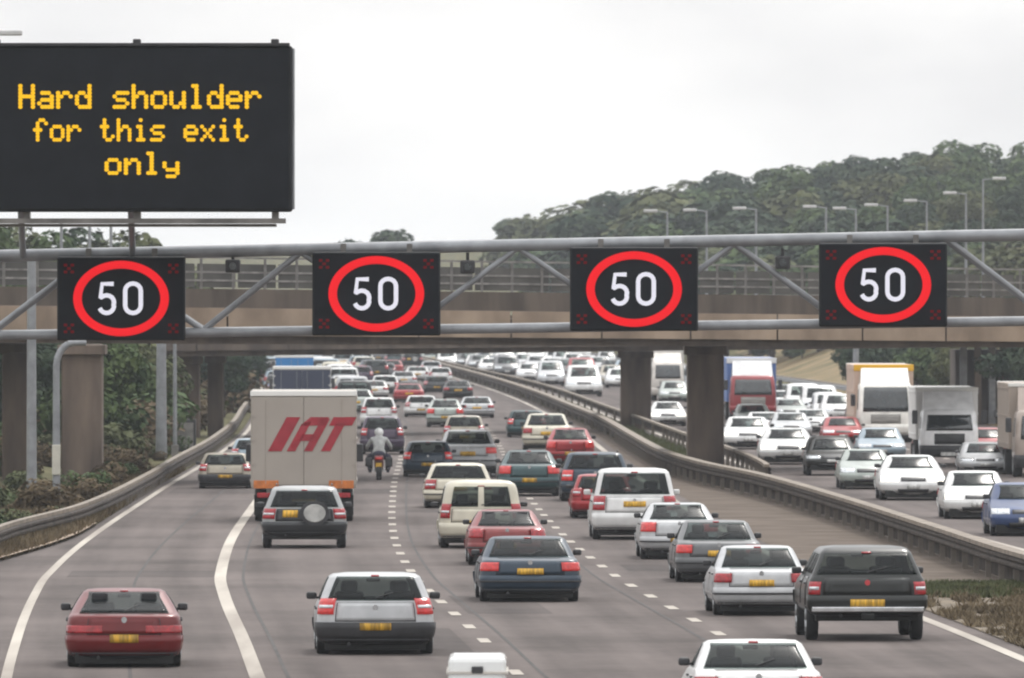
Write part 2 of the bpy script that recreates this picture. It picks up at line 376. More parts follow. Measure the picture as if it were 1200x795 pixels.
strip('reserve_grass', lambda d: bar_m(d)+.15, lambda d: bar_o(d)-.1, 440, 2000, .02, GRASS, kind='structure')

# ------------------------------------------------------------------ crash barriers
def barrier(label, fn, a, b, side, ztop=.72, post=4.0, double=False, m=STEELD, h=.31):
    root = empty('crash_barrier', (fn(a), a, 0)); tag(root, label, 'crash barrier')
    ox, oy = fn(a), a
    prof = [(0,0),(.07,.05),(.07,.11),(.01,.155),(.07,.20),(.07,.26),(0,.31)]
    sides = (side, -side) if double else (side,)
    for sg in sides:
        v = []; f = []; ds = dsteps(a, b)
        P = [(sg*(.09+p[0]), ztop-.31+p[1]) for p in prof] + [(sg*.07, ztop), (sg*.07, ztop-.31)]
        n = len(P)
        for d in ds:
            for q in P: v.append((fn(d)+q[0]-ox, d-oy, q[1]))
        for j in range(len(ds)-1):
            for i in range(n): k = j*n+i; k2 = j*n+(i+1)%n; f.append((k, k2, k2+n, k+n))
        me = bpy.data.meshes.new('rail'); me.from_pydata(v, [], f)
        bm = bmesh.new(); bm.from_mesh(me); bmesh.ops.recalc_face_normals(bm, faces=bm.faces); bm.to_mesh(me); bm.free()
        link('rail', me, m, root)
    v = []; f = []; bwid = .17 if double else .10; n = 4
    for d in dsteps(a, b):
        for q in ((-bwid, ztop), (bwid, ztop), (bwid, ztop+.10), (-bwid, ztop+.10)): v.append((fn(d)+q[0]-ox, d-oy, q[1]))
    for j in range(len(v)//4-1):
        for i in range(4): k = j*4+i; k2 = j*4+(i+1)%4; f.append((k, k2, k2+4, k+4))
    f += [(0,1,2,3), tuple(len(v)-4+i for i in range(4))]
    me = bpy.data.meshes.new('top_beam'); me.from_pydata(v, [], f)
    bm = bmesh.new(); bm.from_mesh(me); bmesh.ops.recalc_face_normals(bm, faces=bm.faces); bm.to_mesh(me); bm.free()
    link('top_beam', me, BEAM, root)
    if double:  # added dark strip behind the posts: shade between them put in as colour
        v = []; f = []
        for d in dsteps(a, b):
            for q in ((.20, .04), (.26, .04), (.26, ztop-.30), (.20, ztop-.30)): v.append((fn(d)+q[0]-ox, d-oy, q[1]))
        for j in range(len(v)//4-1):
            for i in range(4): k = j*4+i; k2 = j*4+(i+1)%4; f.append((k, k2, k2+4, k+4))
        me = bpy.data.meshes.new('shade_strip'); me.from_pydata(v, [], f)
        bm = bmesh.new(); bm.from_mesh(me); bmesh.ops.recalc_face_normals(bm, faces=bm.faces); bm.to_mesh(me); bm.free()
        link('shade_strip', me, RUST_SHADE, root)
    pm = MB().box((0,0,(ztop-.02)/2), (.14,.10,ztop-.02)).fixed('post')
    d = a+1; k = 0
    while d < b and k < 290:
        o = link('post', pm, POSTM, root); o.location = (fn(d)-ox, d-oy, 0); d += post if d < 500 else post*3; k += 1
    return root
barrier('long dark steel crash barrier on posts curving down the central reserve, bottom right', bar_m, 118, 1500, -1, ztop=.74, post=4.2, double=True, m=RUST_SHADE)
barrier('second crash barrier behind the bridge pillars, beside the oncoming lanes', bar_o, 386, 1500, 1, ztop=.68, post=5, m=RUST_SHADE)
barrier('pale steel crash barrier along the left verge below the shrubs', bar_l, 150, 1300, 1, ztop=.56, post=3.2, m=RUST_SHADE)  # rail darkened to carry the shade below the pale top beam
barrier('steel barrier along the far right edge of the oncoming carriageway', lambda d: edge0(d)+19.2, 300, 1200, -1, ztop=.7, post=6, m=STEEL)

# ------------------------------------------------------------------ trees
def leaf_mesh(name, n, lobes, size, seed, squash=.8):
    rnd = random.Random(seed); v = []; f = []
    tot = sum(l[3]**2 for l in lobes)
    for (lx, ly, lz, lr) in lobes:
        for _ in range(int(n*lr*lr/tot)):
            while True:
                q = Vector((rnd.uniform(-1,1), rnd.uniform(-1,1), rnd.uniform(-1,1)))
                if .05 < q.length < 1: break
            q = q.normalized() * (q.length**.35)
            rr = lr*(1+.35*mnoise.noise(Vector((q.x*2.2+seed, q.y*2.2, q.z*2.2+lx))))
            p = Vector((lx+q.x*rr*1.15, ly+q.y*rr, lz+q.z*rr*squash))
            s_ = size*rnd.uniform(.5, 1.4)
            a = Vector((rnd.uniform(-1,1), rnd.uniform(-1,1), rnd.uniform(-1,1))).normalized()
            nrm = (q*.9 + Vector((0,0,.5)) + a*.9).normalized()
            u = nrm.cross(a).normalized()*s_; w_ = nrm.cross(u).normalized()*s_*.7
            b = len(v); v += [p-u, p+w_*.8, p+u, p-w_*.8]; f.append((b,b+1,b+2,b+3))
    me = bpy.data.meshes.new(name); me.from_pydata([tuple(x) for x in v], [], f); return me
def tree_proto(seed, h, r_, n, lsize, m):
    rnd = random.Random(seed)
    lobes = [(0,0,h*.68,r_*.62)]
    for i in range(9):
        a = rnd.uniform(0, 6.28); rr = rnd.uniform(.35,.72)*r_
        lobes.append((math.cos(a)*rr*1.1, math.sin(a)*rr, h*rnd.uniform(.38,.86), r_*rnd.uniform(.26,.46)))
    lobes.append((rnd.uniform(-.2,.2)*r_, 0, h*.9, r_*.33))
    cm = leaf_mesh('crown', n, lobes, lsize, seed); cm.materials.append(m)
    t = MB(); t.tube((0,0,-.5), (0,0,h*.45), h*.028, h*.018, 7)
    for l in lobes[1:7]: t.tube((0,0,h*.33), (l[0]*.8, l[1]*.8, l[2]), h*.012, h*.005, 5)
    tm = t.fixed('trunk'); tm.materials.append(BARK)
    return cm, tm, h
TP = [tree_proto(11, 11, 4.4, 5200, .30, LEAF[0]), tree_proto(12, 12, 4.8, 5200, .30, LEAF[1]), tree_proto(13, 10, 4.2, 4600, .28, LEAF[0]),
      tree_proto(14, 13, 4.6, 5200, .30, LEAF[1]), tree_proto(15, 9, 4.3, 4600, .27, LEAF[2]), tree_proto(16, 12.5, 4.0, 4600, .30, LEAF[0])]
TN = [0]
def tree(x, y, z, k, sc, label, group, name='broadleaf_tree', cat='tree', sz=1.0):
    r_ = empty(name, (x, y, z), random.uniform(0, 6.28)); r_.scale = (sc, sc, sc*sz); tag(r_, label, cat, group)
    cm, tm, h = TP[k]
    link('crown', cm, None, r_); link('trunk', tm, None, r_); return r_
# hill wood: the rows follow the skyline seen over the bridge
SKY = [(585,276),(625,255),(650,243),(700,228),(722,212),(760,203),(800,203),(860,192),(900,190),(960,178),(1000,172),(1050,172),(1100,166),(1150,162),(1200,158),(1320,150)]
def skyl(x):
    for i in range(len(SKY)-1):
        if x <= SKY[i+1][0]:
            (a,ya),(b,yb) = SKY[i], SKY[i+1]; return ya+(yb-ya)*(x-a)/(b-a)
    return SKY[-1][1]
rt = random.Random(21); CNT = {}
for row, (d, drop) in enumerate([(1330,0),(1230,14),(1130,34),(1040,58),(960,84),(900,112)]):
    p = 596 + row*7
    while p < 1290:
        dd = d + rt.uniform(-35,35); s = F/dd
        top = skyl(p) + drop*min(1, max(.15, (p-585)/260)) + rt.uniform(-5,11)
        X = (p-600)/F*dd
        if X < edge0(dd)+20.5:
            dd = 1500 + row*25 + rt.uniform(0,60) if p > 640 else 1640 + rt.uniform(0,60); s = F/dd; X = (p-600)/F*dd
        zt = CAMH+(345-top)/s
        k = rt.randrange(6); hz = max(-.3, hillz(X, dd)-.3); hh = max(5.0, min(17, zt-hz)); hz = zt-hh if zt-hh > hz else hz
        sc = hh/TP[k][2]*rt.uniform(.95,1.0)/.98
        w_ = 1.0 if row < 3 else .85
        band = ('on the skyline','near the hill crest','on the upper slope','on the middle slope','on the lower slope','at the hill foot')[row]
        kind = ('dark green','mid green','dark green','mid green','olive green','deep green')[k]
        ref = ['left of the first lamp','between the first lamps','above the third speed sign','right of the third speed sign','left of the fourth speed sign','above the fourth speed sign','at the far right'][min(6, max(0, int((p-585)/88)))]
        nth = CNT.get((kind, row, ref), 0); CNT[(kind, row, ref)] = nth+1
        pos = ['', 'second ', 'third ', 'fourth '][min(3, nth)]
        TR = tree(X, dd, hz-.2, k, sc, f'{pos}{kind} tree {band} {ref}', 'trees of the wood on the right hill', sz=1.0)
        TR.scale = (TR.scale[0]*1.35, TR.scale[1]*1.35, TR.scale[2]); p += rt.uniform(34, 60)
# trees on the left behind the bridges and beyond
rs0 = random.Random(33); UG = []
def LT(p, top, d):
    if top < 300: return ['leafy tree at the left edge above the bridge','leafy tree above the first speed sign, left of it','leafy tree right above the first speed sign','rightmost leafy tree rising over the bridge under the message sign'][min(3, max(0, int((p+10)/48)))] + (' and further back' if d > 635 else '')
    w_ = 'at the left frame edge' if p < 20 else 'beside the pale post' if p < 60 else 'behind the leftmost bridge pillar' if p < 110 else 'between the left pillars' if p < 175 else 'beside the second left pillar' if p < 240 else 'left of the blue lorry'
    return f'{"nearer" if d < 460 else "middle" if d < 600 else "distant"} dark tree under the bridge {w_}'
for i, (p, d, top, k) in enumerate([(-15,610,262,1),(22,640,268,4),(60,600,272,1),(98,650,268,2),(140,630,276,4),(172,690,284,1),(12,470,400,0),(55,455,395,0),(-20,430,385,2),(140,470,395,1),(30,440,385,5),(5,450,385,2),(48,480,390,0),(118,440,385,1),(165,500,400,4),(128,520,390,0),
        (185,560,400,1),(270,640,405,0),(286,720,400,2),(283,800,408,1),(262,600,400,5),(205,600,395,2),(90,500,380,5),(235,760,385,0)]):
    X = (p-600)/F*d; s = F/d; zt = CAMH+(345-top)/s; z0 = max(0, lbz(X, d)) - .5; hh = zt-z0
    hh = max(hh, 3.4)
    r_ = tree(X, d, z0, k, hh/TP[k][2], LT(p, top, d), 'trees on the left bank')
for i in range(60):
    d = rs0.uniform(425, 720); u = rs0.uniform(1.2, 9); X = pave_l(d)-1.0-u; k = rs0.choice((1,2,2,0)); UG.append((X, d, k, rs0.uniform(1.0, 2.2)))
for p, d, top, k in [(441,1180,272,0),(457,1190,270,2)]:
    s = F/d; tree((p-600)/F*d, d, 0, k, (CAMH+(345-top)/s)/TP[k][2], 'dark tree clump standing alone against the white sky above the gantry', 'lone dark trees on the horizon')
for i in range(34):   # far tree line closing the road
    p = 300+i*11+rt.uniform(-4,4); d = 1650+rt.uniform(0,160); k = rt.randrange(6)
    tree((p-600)/F*d, d, -.3, k, rt.uniform(.42,.62), 'small distant tree in the line that closes the far end of the motorway', 'far tree line')
for p, d, top, k in [(1015,640,398,0),(1045,660,396,2),(1075,640,398,1),(1095,700,396,0),(1180,600,395,5),(1200,560,392,0),(1150,690,396,1),(940,900,402,1),(925,1000,404,2),(1240,540,380,2),(1290,500,380,0),(1010,720,392,2),(1060,740,390,5),(1120,610,400,4)]:
    s = F/d; X = (p-600)/F*d; zt = CAMH+(345-top)/s
    t = (X-edge0(d)-18.5)/41.5; z0 = RB(t, d)-.5 if t > 0 else 0; hh = max(2.6, zt-z0)
    tree(X, d, z0, k, hh/TP[k][2], f'{("wide" if k % 2 else "narrow")} dark tree on the right bank ' + ('behind the yellow banded lorry' if p < 1050 else 'above the pale grey lorry' if p < 1130 else 'above the brown lorry') + (', further back' if d > 650 else ''), 'trees on the right bank')
for i in range(16):
    d = rt.uniform(560, 960); X = edge0(d)+rt.uniform(22, 40); k = rt.randrange(6)
    q_ = tree(X, d, RB((X-edge0(d)-18.5)/41.5, d)-.6, k, rt.uniform(.14,.28), 'rounded green bush on the dry grass bank right of the red lorry', 'bushes on the right bank', name='bush', cat='bush')
# shrubs on the left bank
SP = []
for i, (n_, m) in enumerate([(1500, LEAF[3]), (1500, LEAF[2]), (1500, LEAF[1]), (1300, LEAF[3])]):
    rnd = random.Random(60+i); lobes = [(rnd.uniform(-.7,.7), rnd.uniform(-.5,.5), rnd.uniform(.35,.95), rnd.uniform(.4,.7)) for _ in range(5)]
    cm = leaf_mesh('foliage', n_, lobes, .09, 60+i, .9); cm.materials.append(m)
    tm = MB(); [tm.tube((0,0,-.2), (l[0]*.8, l[1]*.8, l[2]), .03, .012, 5) for l in lobes]; tme = tm.fixed('stem'); tme.materials.append(BARK); SP.append((cm, tme))
rs = random.Random(9)
for i in range(130):
    d = rs.uniform(285, 470); u = rs.uniform(.4, 8.5); X = min(bar_l(d), pave_l(d)) - .7 - u
    k = rs.randrange(4); r_ = empty('shrub', (X, d, lbz(X, d)-.15), rs.uniform(0,6.28)); sc = rs.uniform(.3, .75)*(1+.05*u); r_.scale = (sc*1.2, sc*1.2, sc)
    tag(r_, ['reddish brown dry shrub','olive green shrub','green leafy shrub','brown seeding weed clump'][k]+' on the left bank behind the crash barrier', 'shrub', 'shrubs on the left bank')
    link('foliage', SP[k][0], None, r_); link('stem', SP[k][1], None, r_)

for (X, d, k, sc) in UG:
    r_ = empty('shrub', (X, d, lbz(X, d)-.2), rs.uniform(0,6.28)); r_.scale = (sc*1.3, sc*1.3, sc)
    tag(r_, 'dense dark undergrowth bush beyond the left bridge pillars', 'shrub', 'undergrowth beyond the left pillars')
    link('foliage', SP[k][0], None, r_); link('stem', SP[k][1], None, r_)
# ------------------------------------------------------------------ bridges
def bridge(label, xa, da, xb, db, wid, lv, rv, railh, pmat, fmat, panels=False):
    # lv / rv : (z soffit, z fascia bottom, z fascia top, z band top) at the two ends
    root = empty('road_bridge', (0,0,0)); tag(root, label, 'bridge')
    dx, dy = xb-xa, db-da; Ln = math.hypot(dx, dy)
    N = 40
    def P(t, back, z): return (xa+dx*t - 0*back, da+dy*t + back, z)
    def slab(name, b0, b1, i0, i1, m, z0=None, z1=None, t0=0, t1=1):
        mb = MB(); n = 24
        vs = []
        for j in range(n+1):
            t = t0+(t1-t0)*j/n
            lo = lv[i0]+(rv[i0]-lv[i0])*t + (z0 or 0); hi = lv[i1]+(rv[i1]-lv[i1])*t + (z1 or 0)
            vs += [P(t,b0,lo), P(t,b1,lo), P(t,b1,hi), P(t,b0,hi)]
        fs = [(j*4+i, j*4+(i+1)%4, j*4+4+(i+1)%4, j*4+4+i) for j in range(n) for i in range(4)] + [(0,1,2,3), (n*4,n*4+1,n*4+2,n*4+3)]
        mb.add(vs, fs); return mb.build(name, m, root)
    # girders under the deck
    k = 0
    for b in frange(.9, wid-.9, 1.9):
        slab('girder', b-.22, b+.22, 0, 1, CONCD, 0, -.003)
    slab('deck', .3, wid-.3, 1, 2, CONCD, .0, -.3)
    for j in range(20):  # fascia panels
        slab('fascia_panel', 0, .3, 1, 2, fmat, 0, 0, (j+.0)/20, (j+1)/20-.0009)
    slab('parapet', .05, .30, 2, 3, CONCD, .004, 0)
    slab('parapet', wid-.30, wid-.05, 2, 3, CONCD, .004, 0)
    for k2, hz in enumerate((.3, .6, railh)):
        slab('rail', .14, .21, 3, 3, STEELD, hz-.035, hz+.035)
    if panels:
        for j in range(48): slab('infill_panel', .19, .21, 3, 3, INFILL, .05, railh-.22, (j+.03)/48, (j+.97)/48)
    pm = MB().box((0,0,railh/2), (.10,.09,railh)).fixed('rail_post')
    for j in range(61):
        t = (j+.5)/61; o = link('rail_post', pm, STEELD, root); o.location = P(t, .175, lv[3]+(rv[3]-lv[3])*t)
    return root
def slant(name_label, p0, p1, d, ytop, ztop_y=None):
    pass
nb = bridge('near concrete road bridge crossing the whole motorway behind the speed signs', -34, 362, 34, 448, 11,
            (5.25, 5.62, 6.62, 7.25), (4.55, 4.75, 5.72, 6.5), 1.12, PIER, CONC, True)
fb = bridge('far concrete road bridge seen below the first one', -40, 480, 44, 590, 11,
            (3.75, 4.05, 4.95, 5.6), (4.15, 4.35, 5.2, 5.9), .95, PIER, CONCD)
def pillar(parent, X, d, ztop, wx, wy, z0=-.05):
    mb = MB(); mb.box((X, d, (z0+ztop)/2), (wx, wy, ztop-z0), .06)
    mb.build('pillar', PIER, parent)
    MB().box((X, d, ztop-.2), (wx+.25, wy+.5, .34), .03).build('pillar_cap', PIER, parent)
def nbz(X): return 5.25+(4.55-5.25)*(X+34)/68
def fbz(X): return 3.75+(4.15-3.75)*(X+40)/84
def ndd(X): return 362+86*(X+34)/68
def fdd(X): return 480+110*(X+40)/84
for (pa, pb, d) in [(805, 848, 424)]:
    X = ((pa+pb)/2-600)/F*d; pillar(nb, X, d, nbz(X), (pb-pa)/F*d, 1.6)
for (pa, pb, d) in [(727, 763, 548)]:
    X = ((pa+pb)/2-600)/F*d; pillar(fb, X, d, fbz(X), (pb-pa)/F*d, 1.6)
for dd_ in (6.5,):
    X = 7.9; 
X = (94-600)/F*380; pillar(nb, X, 382, nbz(X), 1.42, 1.6)
X = (55-600)/F*386; pillar(nb, X-1.2, 389, nbz(X), 1.0, 1.4)
X = (220-600)/F*515; pillar(fb, X, 516, fbz(X), 1.1, 1.4)
X = (252-600)/F*522; pillar(fb, X, 523, fbz(X), .75, 1.4)
# abutment with vertical ribs at the right end of the far bridge
ab = MB(); ab.box((26.2, 574, 1.9), (6.0, 7, 4.0)); abo = ab.build('abutment', CONCD, fb)
for i in range(5):
    MB().box((23.6+i*.75, 570.2, 2.0), (.36,.5,4.1), .03).build('abutment_rib', STEEL if i % 2 == 0 else PIER, fb)
# ------------------------------------------------------------------ posts and lamps
def lamp(p, ytop, label, d=None, base=None, arm=.5, side=-1):
    X = (p-600)/F*d; z1 = CAMH+(345-ytop)/F*d; b = base
    r_ = empty('street_lamp', (X, d, b)); tag(r_, label, 'street lamp', 'street lamps on the far bridge')
    MB().tube((0,0,0), (0,0,z1-b), .09, .05, 8).build('pole', STEEL, r_)
    MB().tube((0,0,z1-b-.05), (side*arm,0,z1-b+.02), .04, .03, 6).build('arm', STEEL, r_)
    MB().box((side*(arm+.35),0,z1-b+.03), (.7,.35,.15), .04).build('lamp_head', mat('lamp_housing', (.5,.5,.5), .4, noise=.1), r_)
LD = ['leftmost small lamp over the bridge, against the wooded hill','second lamp from the left against the wooded hill','third lamp from the left, with a flat head','lamp with a warm white head above the third speed sign gap','lamp right of the warm white one','lamp left of the fourth speed sign','lamp directly above the fourth speed sign','tall lamp right of the fourth speed sign','tallest lamp, at the far right against the trees']
for (p, y), lb in zip([(782,248),(828,247),(886,245),(968,243),(1003,245),(1040,241),(1086,236),(1132,227),(1152,210)], LD):
    d = 0; X = 0
    for _ in range(5): X = (p-600)/F*(d or 540); d = fdd(X)+9
    lamp(p, y, lb, d, fbz(X)+.9, side=-1 if p != 1152 else 1)
lamp(-8, 40, 'street lamp whose head reaches in at the left edge above the message sign', 300, 0.5, arm=.1, side=1)
def post(label, p, d, ytop, r_=.11, curve=False, cat='post', name='steel_post'):
    X = (p-600)/F*d; z0 = lbz(X, d); z1 = CAMH+(345-ytop)/F*d
    e = empty(name, (X, d, z0)); tag(e, label, cat)
    h = z1-z0
    MB().tube((0,0,-.3), (0,0,h if not curve else h-.75), r_, r_*.8, 10).build('pole', STEEL, e)
    if curve:
        m_ = MB(); pr = (0,0,h-.75)
        for i in range(1, 6):
            a = i/5*math.pi/2; q = (.55*(1-math.cos(a)), 0, h-.75+.75*math.sin(a)); m_.tube(pr, q, r_*.85, r_*.8, 8); pr = q
        m_.tube(pr, (.95,0,h+.0), r_*.8, r_*.7, 8); m_.build('arm', STEEL, e)
        MB().box((0,-.12,1.55), (.26,.12,.95), .02).build('cabinet', mat('pale_cabinet', (.5,.48,.42), .6, noise=.1), e)
    else:
        MB().box((0,0,.25), (.3,.3,.5), .02).build('base', STEELD, e)
post('tall pale steel post at the far left, passing in front of the bridge', 37, 350, 300, .17)
post('grey post with a bent over top in front of the left bridge pillar', 66, 345, 402, .13, True)
post('thick grey post between the left bridge pillars', 189, 448, 392, .24)
post('thin grey post right of the thick one between the pillars', 205, 455, 385, .09)
post('thin post behind the left trees, seen above the gantry', 72, 455, 262, .08)
post('second thin post above the gantry, under the message sign', 105, 460, 264, .08)
post('third thin post above the gantry, under the message sign', 130, 465, 264, .08)
post('grey sign post seen below the bridge near the yellow topped lorry', 1003, 620, 402, .2)
cb = empty('roadside_cabinet', (px(216,0,470).x, 470, lbz(px(216,0,470).x, 470))); tag(cb, 'dark roadside cabinet at the foot of the left pillars behind the barrier', 'cabinet')
MB().box((0,0,.7), (1.0,.6,1.4), .03).build('box', TRIM, cb); MB().box((0,-.32,.7), (.8,.05,1.1), .01).build('door', STEELD, cb)

# ------------------------------------------------------------------ gantry
GD = 198.0; GS = F/GD
def gz(p, y, d=GD): return CAMH-(y-345)/F*d
gx = lambda p, d=GD: (p-600)/F*d
gr = empty('sign_gantry', (gx(600), GD, 0)); tag(gr, 'grey tubular steel gantry spanning the motorway and carrying the four speed signs', 'gantry')
ox = gr.location.x
ytop = lambda p: 299-.0175*p if p < 600 else 288.5-.021*(p-600)
ytop = lambda p: 300-.0205*p
ybot = lambda p: 393-.0135*p
def chord(name, yf, dy, r_, m):
    a, b = -140, 1300
    MB().tube((gx(a)-ox, dy, gz(a, yf(a))), (gx(b)-ox, dy, gz(b, yf(b))), r_, r_, 14).build(name, m, gr)
chord('top_chord', ytop, 0, .115, STEEL); chord('bottom_chord', ybot, 0, .09, STEEL)
chord('top_chord', lambda p: ytop(p)-.5, 1.5, .10, STEEL); chord('bottom_chord', lambda p: ybot(p)-.4, 1.5, .085, STEEL)
lows = [-12, 238, 482, 737, 985, 1232]; ups = [-135, 106, 352, 607, 861, 1110, 1290]
for dy, rr in ((0,.055),(1.5,.045)):
    for i, l in enumerate(lows):
        for u in (ups[i], ups[i+1]):
            MB().tube((gx(l)-ox, dy, gz(l, ybot(l)-3)), (gx(u)-ox, dy, gz(u, ytop(u)+3)), rr, rr, 10).build('diagonal_brace', STEEL, gr)
for u in ups[:-1]:
    MB().tube((gx(u)-ox,0,gz(u,ytop(u))), (gx(u)-ox,1.5,gz(u,ytop(u)-.5)), .04, .04, 8).build('cross_brace', STEEL, gr)
for l in lows: MB().tube((gx(l)-ox,0,gz(l,ybot(l))), (gx(l)-ox,1.5,gz(l,ybot(l)-.4)), .04, .04, 8).build('cross_brace', STEEL, gr)
for a in (-130, 1292):
    for dy in (0, 1.5): MB().tube((gx(a)-ox, dy, 0), (gx(a)-ox, dy, gz(a, ytop(a))), .14, .14, 12).build('leg', STEEL, gr)
# hanging cameras
for (p, y, lb) in [(273,312,'small black enforcement camera hanging left of the second speed sign'),(548,313,'small black enforcement camera hanging right of the second speed sign'),(917,308,'small black enforcement camera hanging left of the fourth speed sign')]:
    e = empty('traffic_camera', (gx(p), GD, gz(p, y))); tag(e, lb, 'camera')
    MB().box((0,0,0), (.27,.4,.24), .03).build('housing', TRIM, e); MB().tube((0,0,.1), (0,0,.26), .03).build('bracket', TRIM, e)
    MB().tube((0,-.19,0), (0,-.23,0), .07, .07, 10).build('lens', GLASS, e)

def stroke(mb, pts, wd, y0, y1, closed=False):
    n = len(pts); segs = n if closed else n-1
    L_, R_ = [], []
    for i in range(n):
        p = Vector(pts[i]); a = Vector(pts[(i-1) % n]) if (i > 0 or closed) else p; b = Vector(pts[(i+1) % n]) if (i < n-1 or closed) else p
        t = ((p-a).normalized() + (b-p).normalized()) if (p-a).length and (b-p).length else (b-a)
        t.normalize(); nn = Vector((-t.y, t.x)); L_.append(p+nn*wd/2); R_.append(p-nn*wd/2)
    for i in range(segs):
        j = (i+1) % n; mb.poly([tuple(L_[i]), tuple(R_[i]), tuple(R_[j]), tuple(L_[j])], y0, y1)
k = 1/GS
def speed_sign(pc, yc, label):
    X = gx(pc, GD-.35); zc = gz(pc, yc, GD-.35)
    e = empty('speed_limit_sign', (X, GD-.35, zc)); tag(e, label, 'speed sign', 'variable 50 mph signs on the gantry')
    W_, H_ = 150*k, 98*k
    MB().box((0,.12,0), (W_, .26, H_), .03).build('housing', PANELF, e)
    MB().box((0,-.02,0), (W_-.07, .03, H_-.07)).build('face', PANEL, e)
    # ring with individual segments of light
    m_ = MB(); n = 64; ro, ri = (56*k, 44.2*k), (46*k, 35*k)
    for i in range(n):
        a, b = 2*math.pi*i/n, 2*math.pi*(i+1)/n
        m_.poly([(ro[0]*math.cos(a), ro[1]*math.sin(a)), (ri[0]*math.cos(a), ri[1]*math.sin(a)), (ri[0]*math.cos(b), ri[1]*math.sin(b)), (ro[0]*math.cos(b), ro[1]*math.sin(b))], -.06, -.036)
    m_.build('ring', LRED, e)
    def arc(cx, cz, rx, rz, a0, a1, n=8): return [(cx+rx*math.cos(R(a0+(a1-a0)*i/n)), cz+rz*math.sin(R(a0+(a1-a0)*i/n))) for i in range(n+1)]
    five = [(-7,18.5),(-21,18.5),(-23,2)] + arc(-15.5,-5,9,9,135,-20,7)[0:] + arc(-15.5,-9,9,9.5,-10,-160,7)
    five = [(x*k*.96-2*k, z*k*.92) for x, z in five]
    m_ = MB(); stroke(m_, five, 5.2*k, -.06, -.036); m_.build('digit', LWHITE, e)
    zero = arc(14.5,10,9.5,9,0,180,8) + arc(14.5,-9,9.5,9.5,180,360,8)
    m_ = MB(); stroke(m_, [(x*k*.96, z*k*.92) for x, z in zero], 5.2*k, -.06, -.036, True); m_.build('digit', LWHITE, e)
    for sx in (-1,1):
        for sz in (-1,1):
            m_ = MB(); cx, cz = sx*61*k, sz*35*k
            for (dx_, dz_) in ((0,0),(4,4),(-4,4),(4,-4),(-4,-4)): m_.box((cx+dx_*k, -.045, cz+dz_*k), (4*k,.02,3.2*k))
            m_.build('warning_lamp', LDIM, e)
    for sx in (-.6,.6): MB().box((sx, .33, H_/2-.1), (.1,.2,.5)).build('bracket', STEELD, e)
for (pc, yc, lb) in [(142,350,'leftmost black speed sign with a lit red ring and white 50, under the message sign'),(441,344.5,'second black 50 speed sign from the left, above the red lettered lorry'),
                     (743,339,'third black 50 speed sign from the left, above the bridge pillars'),(1035,334,'rightmost black 50 speed sign, above the white lorries')]:
    speed_sign(pc, yc, lb)

# message sign
VD = 195.5; vk = VD/F
e = empty('message_sign', (gx(163, VD), VD, gz(0, 151, VD))); tag(e, 'large black electronic message sign with three lines of amber text, top left', 'message sign')
def zz(y): return (151-y)*vk
def xx(p): return (p-163)*vk
HW_, HH_ = (343+16)*vk, (249-54)*vk
MB().box((0,.28,0), (HW_, .5, HH_), .05).build('housing', PANELF, e)
MB().box((0,.01,0), (HW_-.14,.05,HH_-.14)).build('face', PANEL, e)
MB().box((HW_/2+.02,.33,0), (.03,.42,HH_-.1)).build('side_trim', STEEL, e)
MB().box((0,.2,HH_/2+.02), (HW_-.1,.5,.05)).build('top_rail', TRIM, e)
for p in (-5,160,322): MB().box((xx(p),.25,HH_/2+.07), (.14,.3,.10), .02).build('lifting_lug', TRIM, e)
for p in (30,160,322): MB().box((xx(p),.5,-HH_/2-.08), (.12,.5,.2)).build('bracket', STEELD, e)
MB().box((xx(157),.3,zz(259)), (355*vk,.25,.09)).build('walkway_rail', STEELD, e)
MB().box((xx(150),.9,zz(264)), (345*vk,.9,.05)).build('walkway', STEELD, e)
for p in (20, 150): MB().tube((xx(p),.75,zz(200)), (xx(p),2.4,zz(300)), .06).build('strut', STEEL, e)
FONT = {'H':["10001","10001","10001","11111","10001","10001","10001"],'a':["00000","00000","01110","00001","01111","10001","01111"],'r':["00000","00000","10110","11001","10000","10000","10000"],
'd':["00001","00001","01101","10011","10001","10001","01111"],'s':["00000","00000","01111","10000","01110","00001","11110"],'h':["10000","10000","10110","11001","10001","10001","10001"],
'o':["00000","00000","01110","10001","10001","10001","01110"],'u':["00000","00000","10001","10001","10001","10011","01101"],'l':["01100","00100","00100","00100","00100","00100","01110"],
'e':["00000","00000","01110","10001","11111","10000","01110"],'f':["00110","01001","01000","11100","01000","01000","01000"],'t':["01000","01000","11100","01000","01000","01001","00110"],
'i':["00100","00000","01100","00100","00100","00100","01110"],'x':["00000","00000","10001","01010","00100","01010","10001"],'n':["00000","00000","10110","11001","10001","10001","10001"],
'y':["00000","00000","10001","10001","01111","00001","01110"]}
for text, x0, x1, yt, yb in [('Hard shoulder',24,304,101,125.5),('for this exit',41,289,141,164),('only',125,208,180,203)]:
    n = len(text)*6-1; pitch = (x1-x0)/(n-1); ph = (yb-yt)/6
    dot = MB()
    for ci, ch in enumerate(text):
        if ch == ' ': continue
        m_ = MB(); drop = 0
        for r_, row in enumerate(FONT[ch]):
            for q, bit in enumerate(row):
                if bit == '1':
                    cx, cz = xx(x0+(ci*6+q)*pitch), zz(yt+(r_+(1 if ch == 'y' else 0))*ph)
                    a = pitch*vk*.74; bq = ph*vk*.62
                    m_.poly([(cx+a*math.cos(t*math.pi/4+.39), cz+bq*math.sin(t*math.pi/4+.39)) for t in range(8)], -.035, -.012)
        m_.build('letter', LAMB, e)

